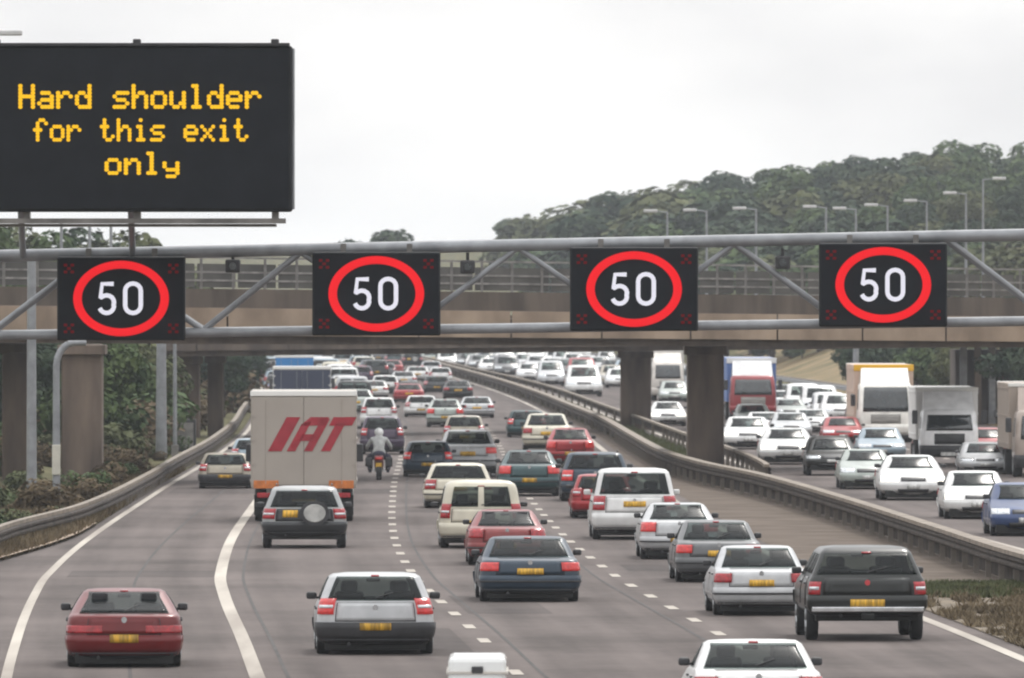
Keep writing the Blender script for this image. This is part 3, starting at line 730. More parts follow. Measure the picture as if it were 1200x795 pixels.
# ------------------------------------------------------------------ cars
K = 1.27
class Shape:
    def __init__(s, rows, W, rc=.22, rf=.35, bow=.07, bowf=.16, **kw):
        s.rows = rows; s.hw0 = W*K/2; s.rc = rc; s.rf = rf; s.bow = bow; s.bowf = bowf; s.__dict__.update(kw)
        s.zmax = rows[-1][0]
        if 'rwb' in kw:
            for z in (s.rwb, s.wt):
                q = s.at(z)
                if all(abs(r_[0]-z) > 1e-4 for r_ in s.rows): s.rows = sorted(s.rows + [(z, q[0], q[1], q[2]/s.hw0)])
    def at(s, z):
        r_ = s.rows
        if z <= r_[0][0]: q = r_[0]
        elif z >= r_[-1][0]: q = r_[-1]
        else:
            for i in range(len(r_)-1):
                if z <= r_[i+1][0]:
                    t = (z-r_[i][0])/(r_[i+1][0]-r_[i][0]); q = [r_[i][j]+(r_[i+1][j]-r_[i][j])*t for j in range(4)]; break
        return q[1], q[2], q[3]*s.hw0
    def P(s, z, t):
        if t > 5: t -= 10
        yr, yf, hw = s.at(z); sg = 1 if t >= 0 else -1; a = abs(t)
        L_ = yf-yr; rc = min(s.rc, hw*.4, L_*.2); rf = min(s.rf, hw*.45, L_*.25); bow, bf = s.bow*min(1,L_), s.bowf*min(1,L_/2)
        b = lambda x: bow*(x/hw)**2
        if a <= 1: x = a*(hw-rc); y = yr+b(x)
        elif a <= 2:
            th = (a-1)*math.pi/2; x = hw-rc+rc*math.sin(th); y = yr+b(hw-rc)+rc*(1-math.cos(th))
        elif a <= 3:
            y0 = yr+b(hw-rc)+rc; y1 = yf-bf-rf; u = a-2; y = y0+(y1-y0)*u; x = hw
        elif a <= 4:
            th = (a-3)*math.pi/2; x = hw-rf+rf*math.cos(th); y = yf-bf-rf+rf*math.sin(th)
        else:
            u = 5-a; x = u*(hw-rf); y = yf-bf*(x/(hw-rf+1e-6))**2
        return Vector((sg*x, y, z))
    def N(s, z, t):
        e_ = .01
        du = s.P(z, t+e_)-s.P(z, t-e_); dv = s.P(min(z+e_, s.zmax), t)-s.P(z-e_, t)
        n = du.cross(dv)
        if n.length < 1e-9: return Vector((0,-1,0))
        n.normalize(); p = s.P(z, t); yr, yf, hw = s.at(z); cen = Vector((0, min(max(p.y, yr+1.0), yf-1.0), z*.7))
        return n if n.dot(p-cen) > 0 else -n
    def body(s, holes=None):
        ts = []
        for a in (1,): pass
        half = [0,.10,.25,.5,.75,.90,1,1.22,1.5,1.75,2,2.03,2.15,2.26,2.3,2.45,2.6,2.64,2.8,2.97,3,3.33,3.6,3.85,4,4.25,4.5,4.75,5]
        ts = half + [-x for x in half[-2:0:-1]]
        n = len(ts); mb = MB(); vs = []
        zs = [r_[0] for r_ in s.rows]
        for z in zs:
            for t in ts: vs.append(s.P(z, t))
        def inhole(j, i):
            if not holes or zs[j] < s.rwb-1e-4 or zs[j+1] > s.wt+1e-4: return False
            a, b = abs(ts[i]), abs(ts[(i+1)%n]); lo, hi = min(a, b), max(a, b)
            return any(lo >= h[0]-1e-4 and hi <= h[1]+1e-4 for h in holes)
        fs = [(j*n+i, j*n+(i+1)%n, (j+1)*n+(i+1)%n, (j+1)*n+i) for j in range(len(zs)-1) for i in range(n) if not inhole(j, i)]
        yr, yf, hw = s.at(zs[-1]); vs.append(Vector((0,(yr+yf)/2,zs[-1]+.008))); top = len(vs)-1; b = (len(zs)-1)*n
        fs += [(b+i, b+(i+1)%n, top) for i in range(n)]
        fs.append(tuple(range(n))[::-1])
        mb.add(vs, fs, True); return mb
    def patch(s, t0, t1, z0, z1, offs=.014, nt=8, nz=5, taper=0, rnd=.0, mirror=False, mb=None):
        """raised panel lying on the shell between ring positions t0..t1 and heights z0..z1"""
        mb = mb or MB()
        for sg in ((1,-1) if mirror else (1,)):
            vs = []
            nzs = [z0+(z1-z0)*j/nz for j in range(nz+1)]
            for rim in (0, 1):
                for j, z in enumerate(nzs):
                    v_ = j/nz; tin = taper*v_
                    cor = rnd*(1-min(1, min(v_, 1-v_)*nz*.8)) if rnd else 0
                    for i in range(nt+1):
                        u = i/nt; mid = (t0+t1)/2; hwid = (t1-t0)/2*(1-tin-cor)
                        t = mid+(u*2-1)*hwid
                        vs.append(s.P(z, sg*t) + s.N(z, sg*t)*(offs if rim == 0 else -.01))
            n = nt+1; M = n*(nz+1); fs = []
            for j in range(nz):
                for i in range(nt): fs.append((j*n+i, j*n+i+1, (j+1)*n+i+1, (j+1)*n+i))
            border = [i for i in range(n)] + [j*n+nt for j in range(1, nz+1)] + [nz*n+i for i in range(nt-1, -1, -1)] + [j*n for j in range(nz-1, 0, -1)]
            for q in range(len(border)):
                a, b = border[q], border[(q+1) % len(border)]; fs.append((a, b, b+M, a+M))
            mb.add(vs, fs, False)
            for q in range(len(mb.sm)-len(fs), len(mb.sm)-len(fs)+nz*nt): mb.sm[q] = True
        return mb

SHAPES = {
 'hatch': Shape([(.20,.12,3.9,.88),(.28,.04,4.0,.95),(.42,0,4.06,1),(.58,.0,4.04,1),(.70,.03,3.9,.99),(.80,.06,3.45,.98),(.88,.09,3.05,.965),(.93,.11,2.9,.95),(1.1,.22,2.6,.89),(1.28,.35,2.25,.82),(1.37,.42,2.05,.78),(1.42,.55,1.85,.70),(1.445,.85,1.5,.5)], 1.74, L=4.06, belt=.93, roof=1.37, lz=(.72,.99), lt=(.90,1.7), rwb=.98, wt=1.36),
 'saloon': Shape([(.20,.12,4.35,.88),(.28,.04,4.46,.95),(.42,0,4.5,1),(.58,.0,4.48,1),(.70,.02,4.35,.99),(.80,.04,3.9,.98),(.88,.07,3.45,.965),(.925,.16,3.25,.95),(.955,.85,3.12,.93),(1.1,1.05,2.85,.87),(1.26,1.32,2.5,.80),(1.34,1.5,2.3,.76),(1.39,1.68,2.05,.68),(1.405,1.8,1.9,.5)], 1.78, L=4.5, belt=.955, roof=1.34, lz=(.68,.86), lt=(.80,1.85), rwb=.985, wt=1.33),
 'coupe': Shape([(.18,.14,4.3,.88),(.26,.05,4.42,.95),(.40,0,4.46,1),(.56,.0,4.44,1),(.68,.03,4.3,.995),(.78,.05,3.85,.985),(.86,.06,3.4,.97),(.90,.10,3.2,.955),(.925,.35,3.1,.94),(1.05,.72,2.85,.87),(1.2,1.1,2.5,.78),(1.28,1.35,2.25,.72),(1.325,1.6,2.0,.64),(1.34,1.75,1.85,.45)], 1.78, L=4.46, belt=.925, roof=1.28, lz=(.60,.73), lt=(.50,1.85), rwb=.95, wt=1.265, bow=.12, rc=.28),
 'salround': Shape([(.20,.14,4.35,.86),(.28,.06,4.44,.94),(.42,0,4.48,.995),(.58,.0,4.46,1),(.72,.03,4.32,.99),(.84,.05,3.85,.975),(.92,.09,3.4,.96),(.965,.22,3.2,.94),(.99,.70,3.1,.92),(1.12,.95,2.85,.85),(1.27,1.25,2.5,.765),(1.35,1.5,2.25,.70),(1.395,1.75,2.0,.60),(1.41,1.9,1.85,.40)], 1.76, L=4.48, belt=.99, roof=1.35, lz=(.70,.92), lt=(.86,1.9), rwb=1.01, wt=1.335, bow=.13, rc=.30),
 'estate': Shape([(.20,.12,4.35,.88),(.28,.04,4.46,.95),(.42,0,4.5,1),(.58,.0,4.48,1),(.70,.02,4.35,.99),(.80,.04,3.9,.98),(.88,.06,3.45,.965),(.94,.09,3.25,.95),(1.1,.2,2.9,.89),(1.28,.32,2.5,.82),(1.38,.4,2.3,.78),(1.43,.52,2.1,.70),(1.455,.85,1.7,.5)], 1.76, L=4.5, belt=.94, roof=1.38, lz=(.62,.92), lt=(.84,1.7), rwb=.98, wt=1.36),
 'mpv': Shape([(.22,.12,4.55,.88),(.30,.03,4.66,.96),(.45,0,4.7,1),(.65,.0,4.66,1),(.80,.03,4.45,.99),(.92,.06,4.05,.98),(1.02,.08,3.75,.97),(1.12,.12,3.5,.95),(1.3,.19,3.15,.91),(1.5,.27,2.8,.87),(1.64,.34,2.5,.83),(1.70,.46,2.2,.76),(1.73,.8,1.9,.55)], 1.9, L=4.7, belt=1.04, roof=1.64, lz=(.72,1.06), lt=(.88,1.8), rwb=1.12, wt=1.60),
 'van': Shape([(.25,.10,3.95,.90),(.33,.02,4.06,.96),(.48,0,4.1,1),(.68,.0,4.06,1),(.82,.01,3.85,.99),(.95,.02,3.45,.98),(1.05,.03,3.2,.97),(1.15,.04,3.05,.95),(1.35,.07,2.8,.92),(1.58,.11,2.5,.88),(1.70,.16,2.3,.83),(1.77,.28,2.1,.72),(1.80,.6,1.8,.5)], 1.74, rc=.16, bow=.05, L=4.1, belt=1.05, roof=1.7, lz=(.80,1.18), lt=(.90,1.7), rwb=1.12, wt=1.62),
 'suv': Shape([(.36,.14,4.25,.88),(.45,.04,4.36,.96),(.58,0,4.4,1),(.74,.0,4.38,1),(.88,.02,4.2,.99),(.98,.04,3.75,.98),(1.06,.05,3.4,.96),(1.12,.06,3.2,.94),(1.3,.12,2.95,.88),(1.5,.19,2.6,.81),(1.62,.26,2.4,.77),(1.69,.4,2.15,.70),(1.72,.75,1.8,.5)], 1.82, L=4.4, belt=1.1, roof=1.62, lz=(.82,1.10), lt=(.88,1.75), rwb=1.16, wt=1.58),
 'pickup': Shape([(.50,.12,4.95,.88),(.58,.02,5.06,.96),(.68,0,5.1,1),(.88,.0,5.06,1),(1.0,.01,4.85,1),(1.10,.03,4.4,.99),(1.18,.05,4.0,.97),(1.24,.10,3.85,.94),(1.40,.20,3.6,.88),(1.58,.32,3.25,.81),(1.70,.42,3.0,.77),(1.78,.6,2.7,.70),(1.81,.9,2.3,.5)], 1.86, rc=.14, L=5.1, belt=1.22, roof=1.70, lz=(.90,1.14), lt=(.90,1.6), rwb=1.30, wt=1.66),
}
GROUPN = {'hatch':'hatchback_car','saloon':'saloon_car','coupe':'saloon_car','salround':'saloon_car','estate':'estate_car','mpv':'people_carrier','van':'panel_van','suv':'off_road_car','pickup':'pickup_truck'}
CATN = {'hatch':'car','saloon':'car','coupe':'car','salround':'car','estate':'car','mpv':'people carrier','van':'van','suv':'car','pickup':'pickup truck'}
def wheel_mesh(r_, w_):
    t = MB(); prof = [(r_*.62,-w_/2),(r_*.93,-w_/2),(r_,-w_*.36),(r_,w_*.36),(r_*.93,w_/2),(r_*.62,w_/2)]; n = 20; vs = []
    for i in range(n):
        a = 2*math.pi*i/n
        for (q, x) in prof: vs.append((x, q*math.cos(a), q*math.sin(a)))
    m_ = len(prof); t.add(vs, [(i*m_+j, i*m_+(j+1)%m_, ((i+1)%n)*m_+(j+1)%m_, ((i+1)%n)*m_+j) for i in range(n) for j in range(m_)], True)
    rm = MB(); rm.tube((-w_*.40,0,0), (w_*.40,0,0), r_*.60, r_*.60, 16)
    for i in range(5):
        a = 2*math.pi*i/5; 
        for sx in (-1,1): rm.tube((sx*w_*.44,0,0), (sx*w_*.44, math.cos(a)*r_*.6, math.sin(a)*r_*.6), r_*.10, r_*.08, 4)
    return t.fixed('tyre'), rm.fixed('rim')
PROTO = {}
def P_(name, mb, m, root): return mb.build(name, m, root)
def make_car(kind, var=''):
    s = SHAPES[kind]; root = empty(GROUPN[kind]); L_ = s.L; hw = s.hw0
    wins = [w_ for w_ in ((2.03,2.26),(2.30,2.60),(2.64,2.97)) if not (kind in ('saloon','coupe','salround') and w_[0] < 2.1) and not ('van2' in var and w_[1] < 2.5)]
    holes = wins + [(3.85, 5)] + ([(.10,.90)] if kind == 'van' else [(0,1.22)])
    P_('body', s.body(holes), PAINT, root)
    yr_, yf_, h_ = s.at(s.belt)
    P_('cabin_floor', MB().box((0, (yr_+.25+yf_-.2)/2, s.belt-.22), (h_*1.7, yf_-yr_-.45, .12)), SEATM, root)
    P_('dashboard', MB().box((0, yf_-.42, s.belt-.02), (h_*1.6, .4, .12), .03), SEATM, root)
    for (yy, xs) in ((yf_-1.35, (-.44,.44)), (max(yr_+.75, yf_-2.25), (-.46,.46))):
        for x_ in xs:
            st = MB().box((x_*h_, yy, s.belt-.02), (h_*.52, .16, .38), .06); st.box((x_*h_, yy-.03, s.belt+.26), (h_*.30, .10, .19), .045); st.box((x_*h_, yy, s.belt+.16), (h_*.12,.03,.1))
            P_('seat', st, SEATM, root)
    P_('rear_view_mirror', MB().box((0, s.at(s.wt-.06)[1]-.12, s.wt-.07), (.26,.05,.07), .02), SEATM, root)
    zlo = s.rows[0][0]
    u = MB().box((0, L_/2, zlo-.0), (hw*1.72, L_-.3, .22)); P_('underbody', u, UNDER, root)
    bw = 'T' if 'dark' in var else ''
    zb0, zb1 = s.rows[1][0]-.02, s.rows[3][0]+.0
    bm_ = TRIM if 'dark' in var else PAINT
    if 'chrome' in var: bm_ = CHROME
    P_('rear_bumper', s.patch(-1.95, 1.95, zb0, zb1, .035, 14, 3), bm_, root)
    P_('front_bumper', s.patch(3.05, 6.95, zb0, zb1, .035, 18, 3), TRIM if 'dark' in var else PAINT, root)
    P_('sill', s.patch(2.05, 2.95, s.rows[0][0]+.0, s.rows[1][0]+.02, .012, 8, 2, mirror=True), TRIM, root)
    # tail door / boot lid
    P_('panel_gap', s.patch(-.86, .86, zb1+.015, s.belt+.0, .006, 10, 5), TRIM, root)
    if kind in ('saloon','salround','estate') and 'dark' not in var: P_('bumper_strip', s.patch(-1.9, 1.9, .435, .475, .045, 14, 1), TRIM, root)
    P_('valance', s.patch(-1.6, 1.6, s.rows[0][0], zb0+.03, .03, 12, 2), TRIM, root)
    P_('boot_lid', s.patch(-.84, .84, zb1+.03, s.belt-.01, .012, 10, 5), PAINT, root)
    wt = s.wt
    if kind == 'van':
        for sg in (-1,1):
            P_('rear_window', s.patch(sg*.09 if sg>0 else -.91, .91 if sg>0 else -.09, s.rwb-.015, wt+.015, .012, 6, 5, rnd=.0), CGLASS, root)
    else:
        P_('rear_window', s.patch(-1.24, 1.24, s.rwb-.015, wt+.015, .012, 14, 6), CGLASS, root)
    zf = s.belt+.02
    P_('windscreen', s.patch(3.83, 6.17, s.rwb-.015, wt+.01, .012, 14, 6), CGLASS, root)
    z0, z1 = s.rwb-.012, s.wt+.01
    for sg in (1,-1):
        for (a, b) in ((2.03,2.26),(2.30,2.60),(2.64,2.97)):
            if kind in ('saloon','coupe','salround') and a < 2.1: continue
            if 'van2' in var and b < 2.5: continue
            P_('side_window', s.patch(a*sg if sg>0 else -b, b if sg>0 else -a, z0, z1, .008, 4, 4), CGLASS, root)
        da = [(2.16,2.50),(2.52,2.86)]
        for (a, b) in da:
            dd_ = s.patch(a if sg>0 else -b, b if sg>0 else -a, s.rows[1][0]+.1, s.belt, .008, 4, 4); dr = P_('door', dd_, PAINT, root)
            p = s.P(s.belt-.12, sg*(a+.04)); P_('handle', MB().box((p.x+sg*.02, p.y+.1, p.z), (.05,.2,.035), .01), TRIM, dr)
    # lamps
    lz, lt = s.lz, s.lt; tm = BRAKE if 'lit' in var else TAIL
    for sg in (1,-1):
        a, b = lt; tl = P_('tail_light', s.patch(a if sg>0 else -b, b if sg>0 else -a, lz[0], lz[1], .028, 6, 4), tm, root)
        if kind in ('mpv','van','suv','pickup','hatch','estate'):
            zc = lz[0]+(lz[1]-lz[0])*.38
            P_('reversing_lens', s.patch((a+.03) if sg>0 else -(b-.1), (b-.1) if sg>0 else -(a+.03), zc, zc+.055, .034, 5, 1), HEAD, tl)
        hz = s.rows[3][0]; hl = s.patch(3.25*sg if sg>0 else -4.35, 4.35 if sg>0 else -3.25, hz-.02, s.rows[4][0]+.03, .022, 7, 3)
        P_('headlight', hl, HEADLIT if 'on' in var else HEAD, root)
        p = s.P(s.belt+.08, sg*2.93); mm = MB().box((p.x+sg*.15, p.y-.05, p.z), (.20,.12,.13), .04); mm.box((p.x+sg*.03, p.y, p.z-.04), (.1,.06,.04))
        P_('door_mirror', mm, TRIM if kind != 'mpv' else PAINT, root)
    # plates, badge, grille, wiper, exhaust
    pz = {'hatch':.50,'saloon':.66,'coupe':.50,'salround':.50,'estate':.62,'mpv':.86,'van':.66,'suv':.90,'pickup':.74}[kind]
    if kind == 'hatch' : pz = .50
    pxo = {'suv':-.52}.get(kind, 0); pw = .33
    if kind == 'suv': pl = s.patch(-.66, -.20, pz-.04, pz+.16, .035, 4, 2)
    else: pl = s.patch(-pw, pw, pz-.06, pz+.07, .048, 4, 2)
    P_('number_plate', pl, PLATE_Y, root)
    P_('number_plate', s.patch(4.72, 5.28, .38 if zlo < .3 else .6, .50 if zlo < .3 else .72, .05, 5, 2), PLATE_W, root)
    P_('grille', s.patch(4.45, 5.55, s.rows[3][0]+.0, s.rows[4][0]-.0, .018, 10, 2), LOUVRE, root)
    P_('lower_grille', s.patch(4.3, 5.7, s.rows[1][0]+.0, s.rows[2][0]-.04, .045, 10, 2), LOUVRE, root)
    bz = s.belt-.09; p = s.P(bz, 0)
    P_('badge', MB().tube((0,p.y-.03,bz), (0,p.y+.02,bz), .055, .055, 12), BADGE if kind=='pickup' else CHROME, root)
    p = s.P(s.rwb+.03, 0); q = s.P(s.rwb+.13, .45); P_('wiper', MB().tube((0,p.y-.035,p.z), (q.x,q.y-.035,q.z), .012, .01, 4), TRIM, root)
    P_('high_brake_light', s.patch(-.12,.12,s.wt+.022,s.wt+.042,.018,3,1), TAIL, root)
    P_('exhaust_pipe', MB().tube((-.45*hw,.0,zlo), (-.45*hw,.3,zlo), .035, .035, 8), TRIM, root)
    if kind in ('suv','estate'):
        for sg in (1,-1): P_('roof_rail', MB().tube((sg*hw*.66,.75,s.zmax+.03), (sg*hw*.66,2.1,s.zmax+.04), .022, .022, 6), TRIM, root)
    if kind == 'suv':
        sw = P_('spare_wheel', MB().tube((.28,-.16,.98), (.28,.0,.98), .34, .34, 22, sx=1.2), TRIM, root)
        P_('wheel_cover', MB().tube((.28,-.19,.98), (.28,-.15,.98), .24, .26, 20, sx=1.2), mat('spare_cover', (.42,.42,.40), .5, noise=.3), sw)
    if kind == 'pickup':
        P_('step_bumper', MB().box((0,-.10,.62), (hw*1.9,.16,.10), .02), CHROME, root)
        P_('tow_bar', MB().box((0,-.08,.48), (.25,.3,.12), .02), UNDER, root)
    # wheels
    wr = {'suv':.36,'pickup':.38,'van':.31,'mpv':.33}.get(kind, .31); ww = .235
    tme, rme = wheel_mesh(wr, ww)
    for wy in (.82 if kind != 'pickup' else 1.15, L_-.85):
        for sg in (1,-1):
            we = P_('wheel', MB().tube((-.10,0,0), (.10,0,0), .07, .07, 8), UNDER, root); we.location = (sg*(hw-ww/2-.015), wy, wr)
            link('tyre', tme, TYRE, we); link('rim', rme, RIM, we)
        P_('wheel_arch', arch(s, wy, wr, hw), UNDER, root)
    return root
def arch(s, wy, wr, hw):
    mb = MB(); n = 12
    for sg in (1,-1):
        vs = []
        for i in range(n+1):
            a = math.pi*i/n - .12 + .24*i/n
            for q in (0, wr*1.18):
                z = max(.17, wr+q*math.sin(a)); y = wy+q*math.cos(a)
                yr, yf, h_ = s.at(max(z, s.rows[0][0]))
                vs.append((sg*(h_+.006), y, z))
        mb.add(vs, [(2*i, 2*i+1, 2*i+3, 2*i+2) for i in range(n)])
    return mb
FARPARTS = ('body','rear_window','windscreen','side_window','tail_light','headlight','wheel','tyre','rim','underbody','rear_bumper','front_bumper','number_plate','grille','cabin_floor','seat')
FAR = [False]
def copy_tree(o, parent=None):
    q = o.copy(); COL.objects.link(q)
    if parent: q.parent = parent
    for ch in KIDS.get(o.name, []):
        if FAR[0] and ch.name.split('.')[0] not in FARPARTS: continue
        copy_tree(ch, q)
    return q
KIDS = {}
def index(root):
    for o in [root] + list(root.children_recursive): KIDS[o.name] = list(o.children)
GRP = {}
def heading(fn, d): return -math.atan((fn(d+8)-fn(d-8))/16)
def setcol(root, col, names):
    for o in [root] + list(root.children_recursive): o.color = (*col, 1)
USED = {}
POS = []
def car(kind, x0, x1, yt, yb, col, label, var='', opp=False, yaw=0, group=None):
    """x0,x1 : left/right in the photo, yt,yb : roof and tyre rows"""
    key = kind+var
    first = key not in PROTO
    if first: r_ = make_car(kind, var)
    else: r_ = copy_tree(PROTO[key])
    if first: PROTO[key] = r_; index(r_)
    s = SHAPES[kind]; d = gd(yb); k_ = F/d
    side = abs(((x0+x1)/2-600)/F - (c(d+8)-c(d-8))/16)*s.L*k_*.75
    wpx = max((x1-x0)-side, (x1-x0)*.8)
    sx = min(1.16, max(.84, wpx/(k_*2*s.hw0))); sz = min(1.2, max(.82, (yb-yt)/(k_*(s.zmax+.01))))
    hd = heading(c, d)
    X = ((x0+x1)/2-600)/F*d
    # shift so that visible side plus end stay centred
    va = ((x0+x1)/2-600)/F - (c(d+8)-c(d-8))/16
    X -= va*s.L*.35*(-1)*(-1) if False else 0
    X += va*s.L*.38
    if opp: r_.location = (X, d+0, 0); r_.rotation_euler = (0,0,hd+math.pi+yaw); r_.location.x -= math.sin(hd)*s.L*-0; 
    else: r_.location = (X, d, 0); r_.rotation_euler = (0,0,hd+yaw)
    if opp:   # origin is the tail: move back so that the nose is at d
        r_.location = (X - math.sin(hd+yaw)*s.L, d + math.cos(hd+yaw)*s.L, 0)
    r_.scale = (sx, 1, sz); POS.append((r_.location.x, d, d+s.L))
    for o in [r_] + list(r_.children_recursive) if first else walk(r_): o.color = (*col, 1)
    tag(r_, label, CATN[kind], group or ('cars coming towards the camera' if opp else 'cars driving away from the camera'))
    return r_
def walk(o):
    yield o
    for ch in o.children_recursive: yield ch
# colours
SILV=(.50,.51,.52); WHT=(.72,.72,.71); CREAM=(.62,.58,.47); RED=(.15,.007,.009); BRED=(.33,.010,.014); DBLU=(.025,.045,.07); DTEAL=(.03,.07,.075)
BLK=(.012,.014,.013); GREY=(.13,.135,.14); DGRY=(.045,.047,.05); BEIGE=(.38,.34,.27); PURP=(.05,.03,.06); BLU=(.04,.07,.17); GRN=(.05,.07,.055); BRN=(.22,.035,.035); PALEG=(.38,.42,.39); LBLU=(.28,.36,.42)
# --- driving away, nearest first
CARS = [
 ('coupe',78,213,692,783,RED,'dark red saloon alone on the hard shoulder, bottom left','',0),
 ('hatch',367,509,672,768,SILV,'silver hatchback with a dark rear bumper in the lane right of the red saloon','darklit',0),
 ('saloon',798,966,753,858,WHT,'white saloon cut off by the bottom edge, in front of the black pickup','',0),
 ('pickup',932,1086,641,752,BLK,'black pickup with a hard top, chrome bumper and yellow plate, lower right','',0),
 ('saloon',826,948,641,722,SILV,'silver saloon directly left of the black pickup','v2',0),
 ('saloon',556,680,630,706,DBLU,'dark blue saloon with lit tail lamps, centre of the middle lane','lit',0),
 ('saloon',784,893,611,683,GREY,'dark grey saloon with bright brake lamps ahead of the silver saloon','lit',0),
 ('salround',545,640,598,663,BRN,'maroon saloon with a pale roof just ahead of the dark blue saloon','',0),
 ('salround',745,842,590,656,SILV,'silver saloon with orange-red lamps behind the white people carrier','lit',0),
 ('van',513,612,563,643,CREAM,'cream small van with two rear windows, ahead of the maroon saloon','',0),
 ('mpv',690,793,549,633,WHT,'large white people carrier in the right lane below the bridge pillars','',0),
 ('suv',307,406,570,643,(.36,.37,.37),'dark off-road car with silver pillars and a spare wheel, behind the lettered lorry','',0),
 ('hatch',671,738,556,608,BRED,'dark red hatchback half hidden left of the white people carrier','',0),
 ('estate',655,738,530,588,DBLU,'dark blue estate car with a pink tail lamp, ahead of the people carrier','lit',0),
 ('estate',496,577,543,596,CREAM,'off-white estate car ahead of the cream van','',0),
 ('salround',583,656,528,582,DTEAL,'dark teal saloon with pale red lamps in the middle lane','lit',0),
 ('hatch',235,294,531,573,BEIGE,'beige grey hatchback alone at the far end of the hard shoulder','dark',0),
 ('hatch',276,322,514,553,LBLU,'pale blue hatchback partly hidden by the left side of the lettered lorry','',0),
 ('saloon',514,582,503,557,SILV,'silver saloon with red lamps behind the curved beige roof car','lit',0),
 ('hatch',479,524,517,559,DBLU,'small dark blue hatchback with a red lamp beside the dashed line','lit',0),
 ('salround',640,696,502,548,BRED,'red saloon with a white roof and bonnet glare, right lane','lit',0),
 ('hatch',522,566,487,526,BEIGE,'beige car with a rounded pale roof in the middle lane','',0),
 ('saloon',612,669,485,529,CREAM,'cream saloon left of the red one with white roof','',0),
 ('hatch',598,636,481,513,DTEAL,'dark green hatchback with a pink lamp, left of the cream saloon','lit',0),
 ('hatch',428,468,488,533,PURP,'dark purple car with a pale roof ahead of the motorcyclist','',0),
 ('hatch',425,463,466,502,WHT,'white hatchback next to the top right corner of the lettered lorry','',0),
 ('salround',500,543,468,501,PALEG,'pale green saloon with a pink tail lamp','lit',0),
 ('hatch',479,508,465,489,WHT,'small white hatchback left of the pale green saloon','',0),
 ('saloon',462,496,450,472,BRED,'bright red saloon far up the middle lane','',0),
 ('saloon',520,553,446,468,BLK,'black saloon far up the right lane beside the reserve','',0),
 ('hatch',500,523,443,461,DGRY,'dark grey hatchback just left of the far black saloon','',0),
 ('estate',434,468,440,463,WHT,'white estate car with a dark tail, left of the bright red saloon','dark',0),
 ('saloon',445,473,422,440,BRED,'small red car with a pink roof below the bridge','',0),
 ('hatch',407,438,429,451,PURP,'dark purple hatchback far up the left lane','',0),
 ('hatch',388,412,424,444,SILV,'silver hatchback right of the dark backed lorry','',0),
 ('mpv',390,414,413,434,WHT,'white people carrier far up the left lane under the bridge','',0),
 ('mpv',414,436,414,432,SILV,'silver people carrier far up the left lane under the bridge','',0),
 ('suv',472,494,413,431,BLK,'black off-road car far away under the middle of the bridge','',0),
 ('hatch',436,450,412,424,GREY,'tiny grey hatchback in the far distance under the bridge','',0),
 ('saloon',420,434,410,421,BRED,'tiny red car in the far distance left of the middle','',0),
 ('hatch',496,514,424,440,SILV,'silver hatchback in the far right lane before the bend','',0),
 ('saloon',478,500,430,447,WHT,'white saloon in the far middle lane','',0),
 ('hatch',412,426,409,419,WHT,'tiny white hatchback at the vanishing end of the left lane','',0),
 ('hatch',455,468,409,419,BLU,'tiny blue hatchback at the vanishing end of the middle lane','',0),
 ('hatch',372,392,412,430,WHT,'white hatchback far away above the blue lorry, under the bridge','',0),
 ('saloon',396,418,405,420,SILV,'silver saloon in the most distant rows left of the tiny red car','',0),
 ('hatch',440,462,426,443,GREY,'grey hatchback in the second lane left of the small red car','',0),
 ('saloon',462,484,437,454,SILV,'silver saloon just ahead of the bright red saloon','',0),
 ('hatch',505,526,433,449,WHT,'white hatchback in front of the far black saloon','',0),
 ('saloon',427,449,447,467,WHT,'white saloon right beside the far dark purple hatchback','',0),
 ('hatch',452,470,414,428,DTEAL,'dark green hatchback under the bridge left of the black off-road car','',0),
 ('saloon',386,404,404,416,DGRY,'dark saloon at the far end of the left lane','',0),
 ('hatch',476,494,405,417,WHT,'white hatchback at the far end of the right lane','',0),
 ('saloon',493,519,412,427,PALEG,'pale green saloon under the bridge right of the black off-road car','',0),
 ('hatch',340,360,405,420,WHT,'white hatchback above the blue lorry at the far left','',0),
 ('mpv',362,380,401,419,SILV,'silver people carrier at the far left end of the queue','',0),
 ('saloon',545,572,470,490,SILV,'silver saloon alone in the far right lane beside the barrier','',0),
]
for t in CARS:
    q = car(t[0], t[1], t[2], t[3], t[4], t[5], t[6], t[7].replace('v2',''), False)
    if t[0] == 'suv' and t[1] == 307:
        for ch in q.children:
            if ch.name.startswith('boot_lid') or 'bumper' in ch.name: ch.color = (.03,.032,.035,1)
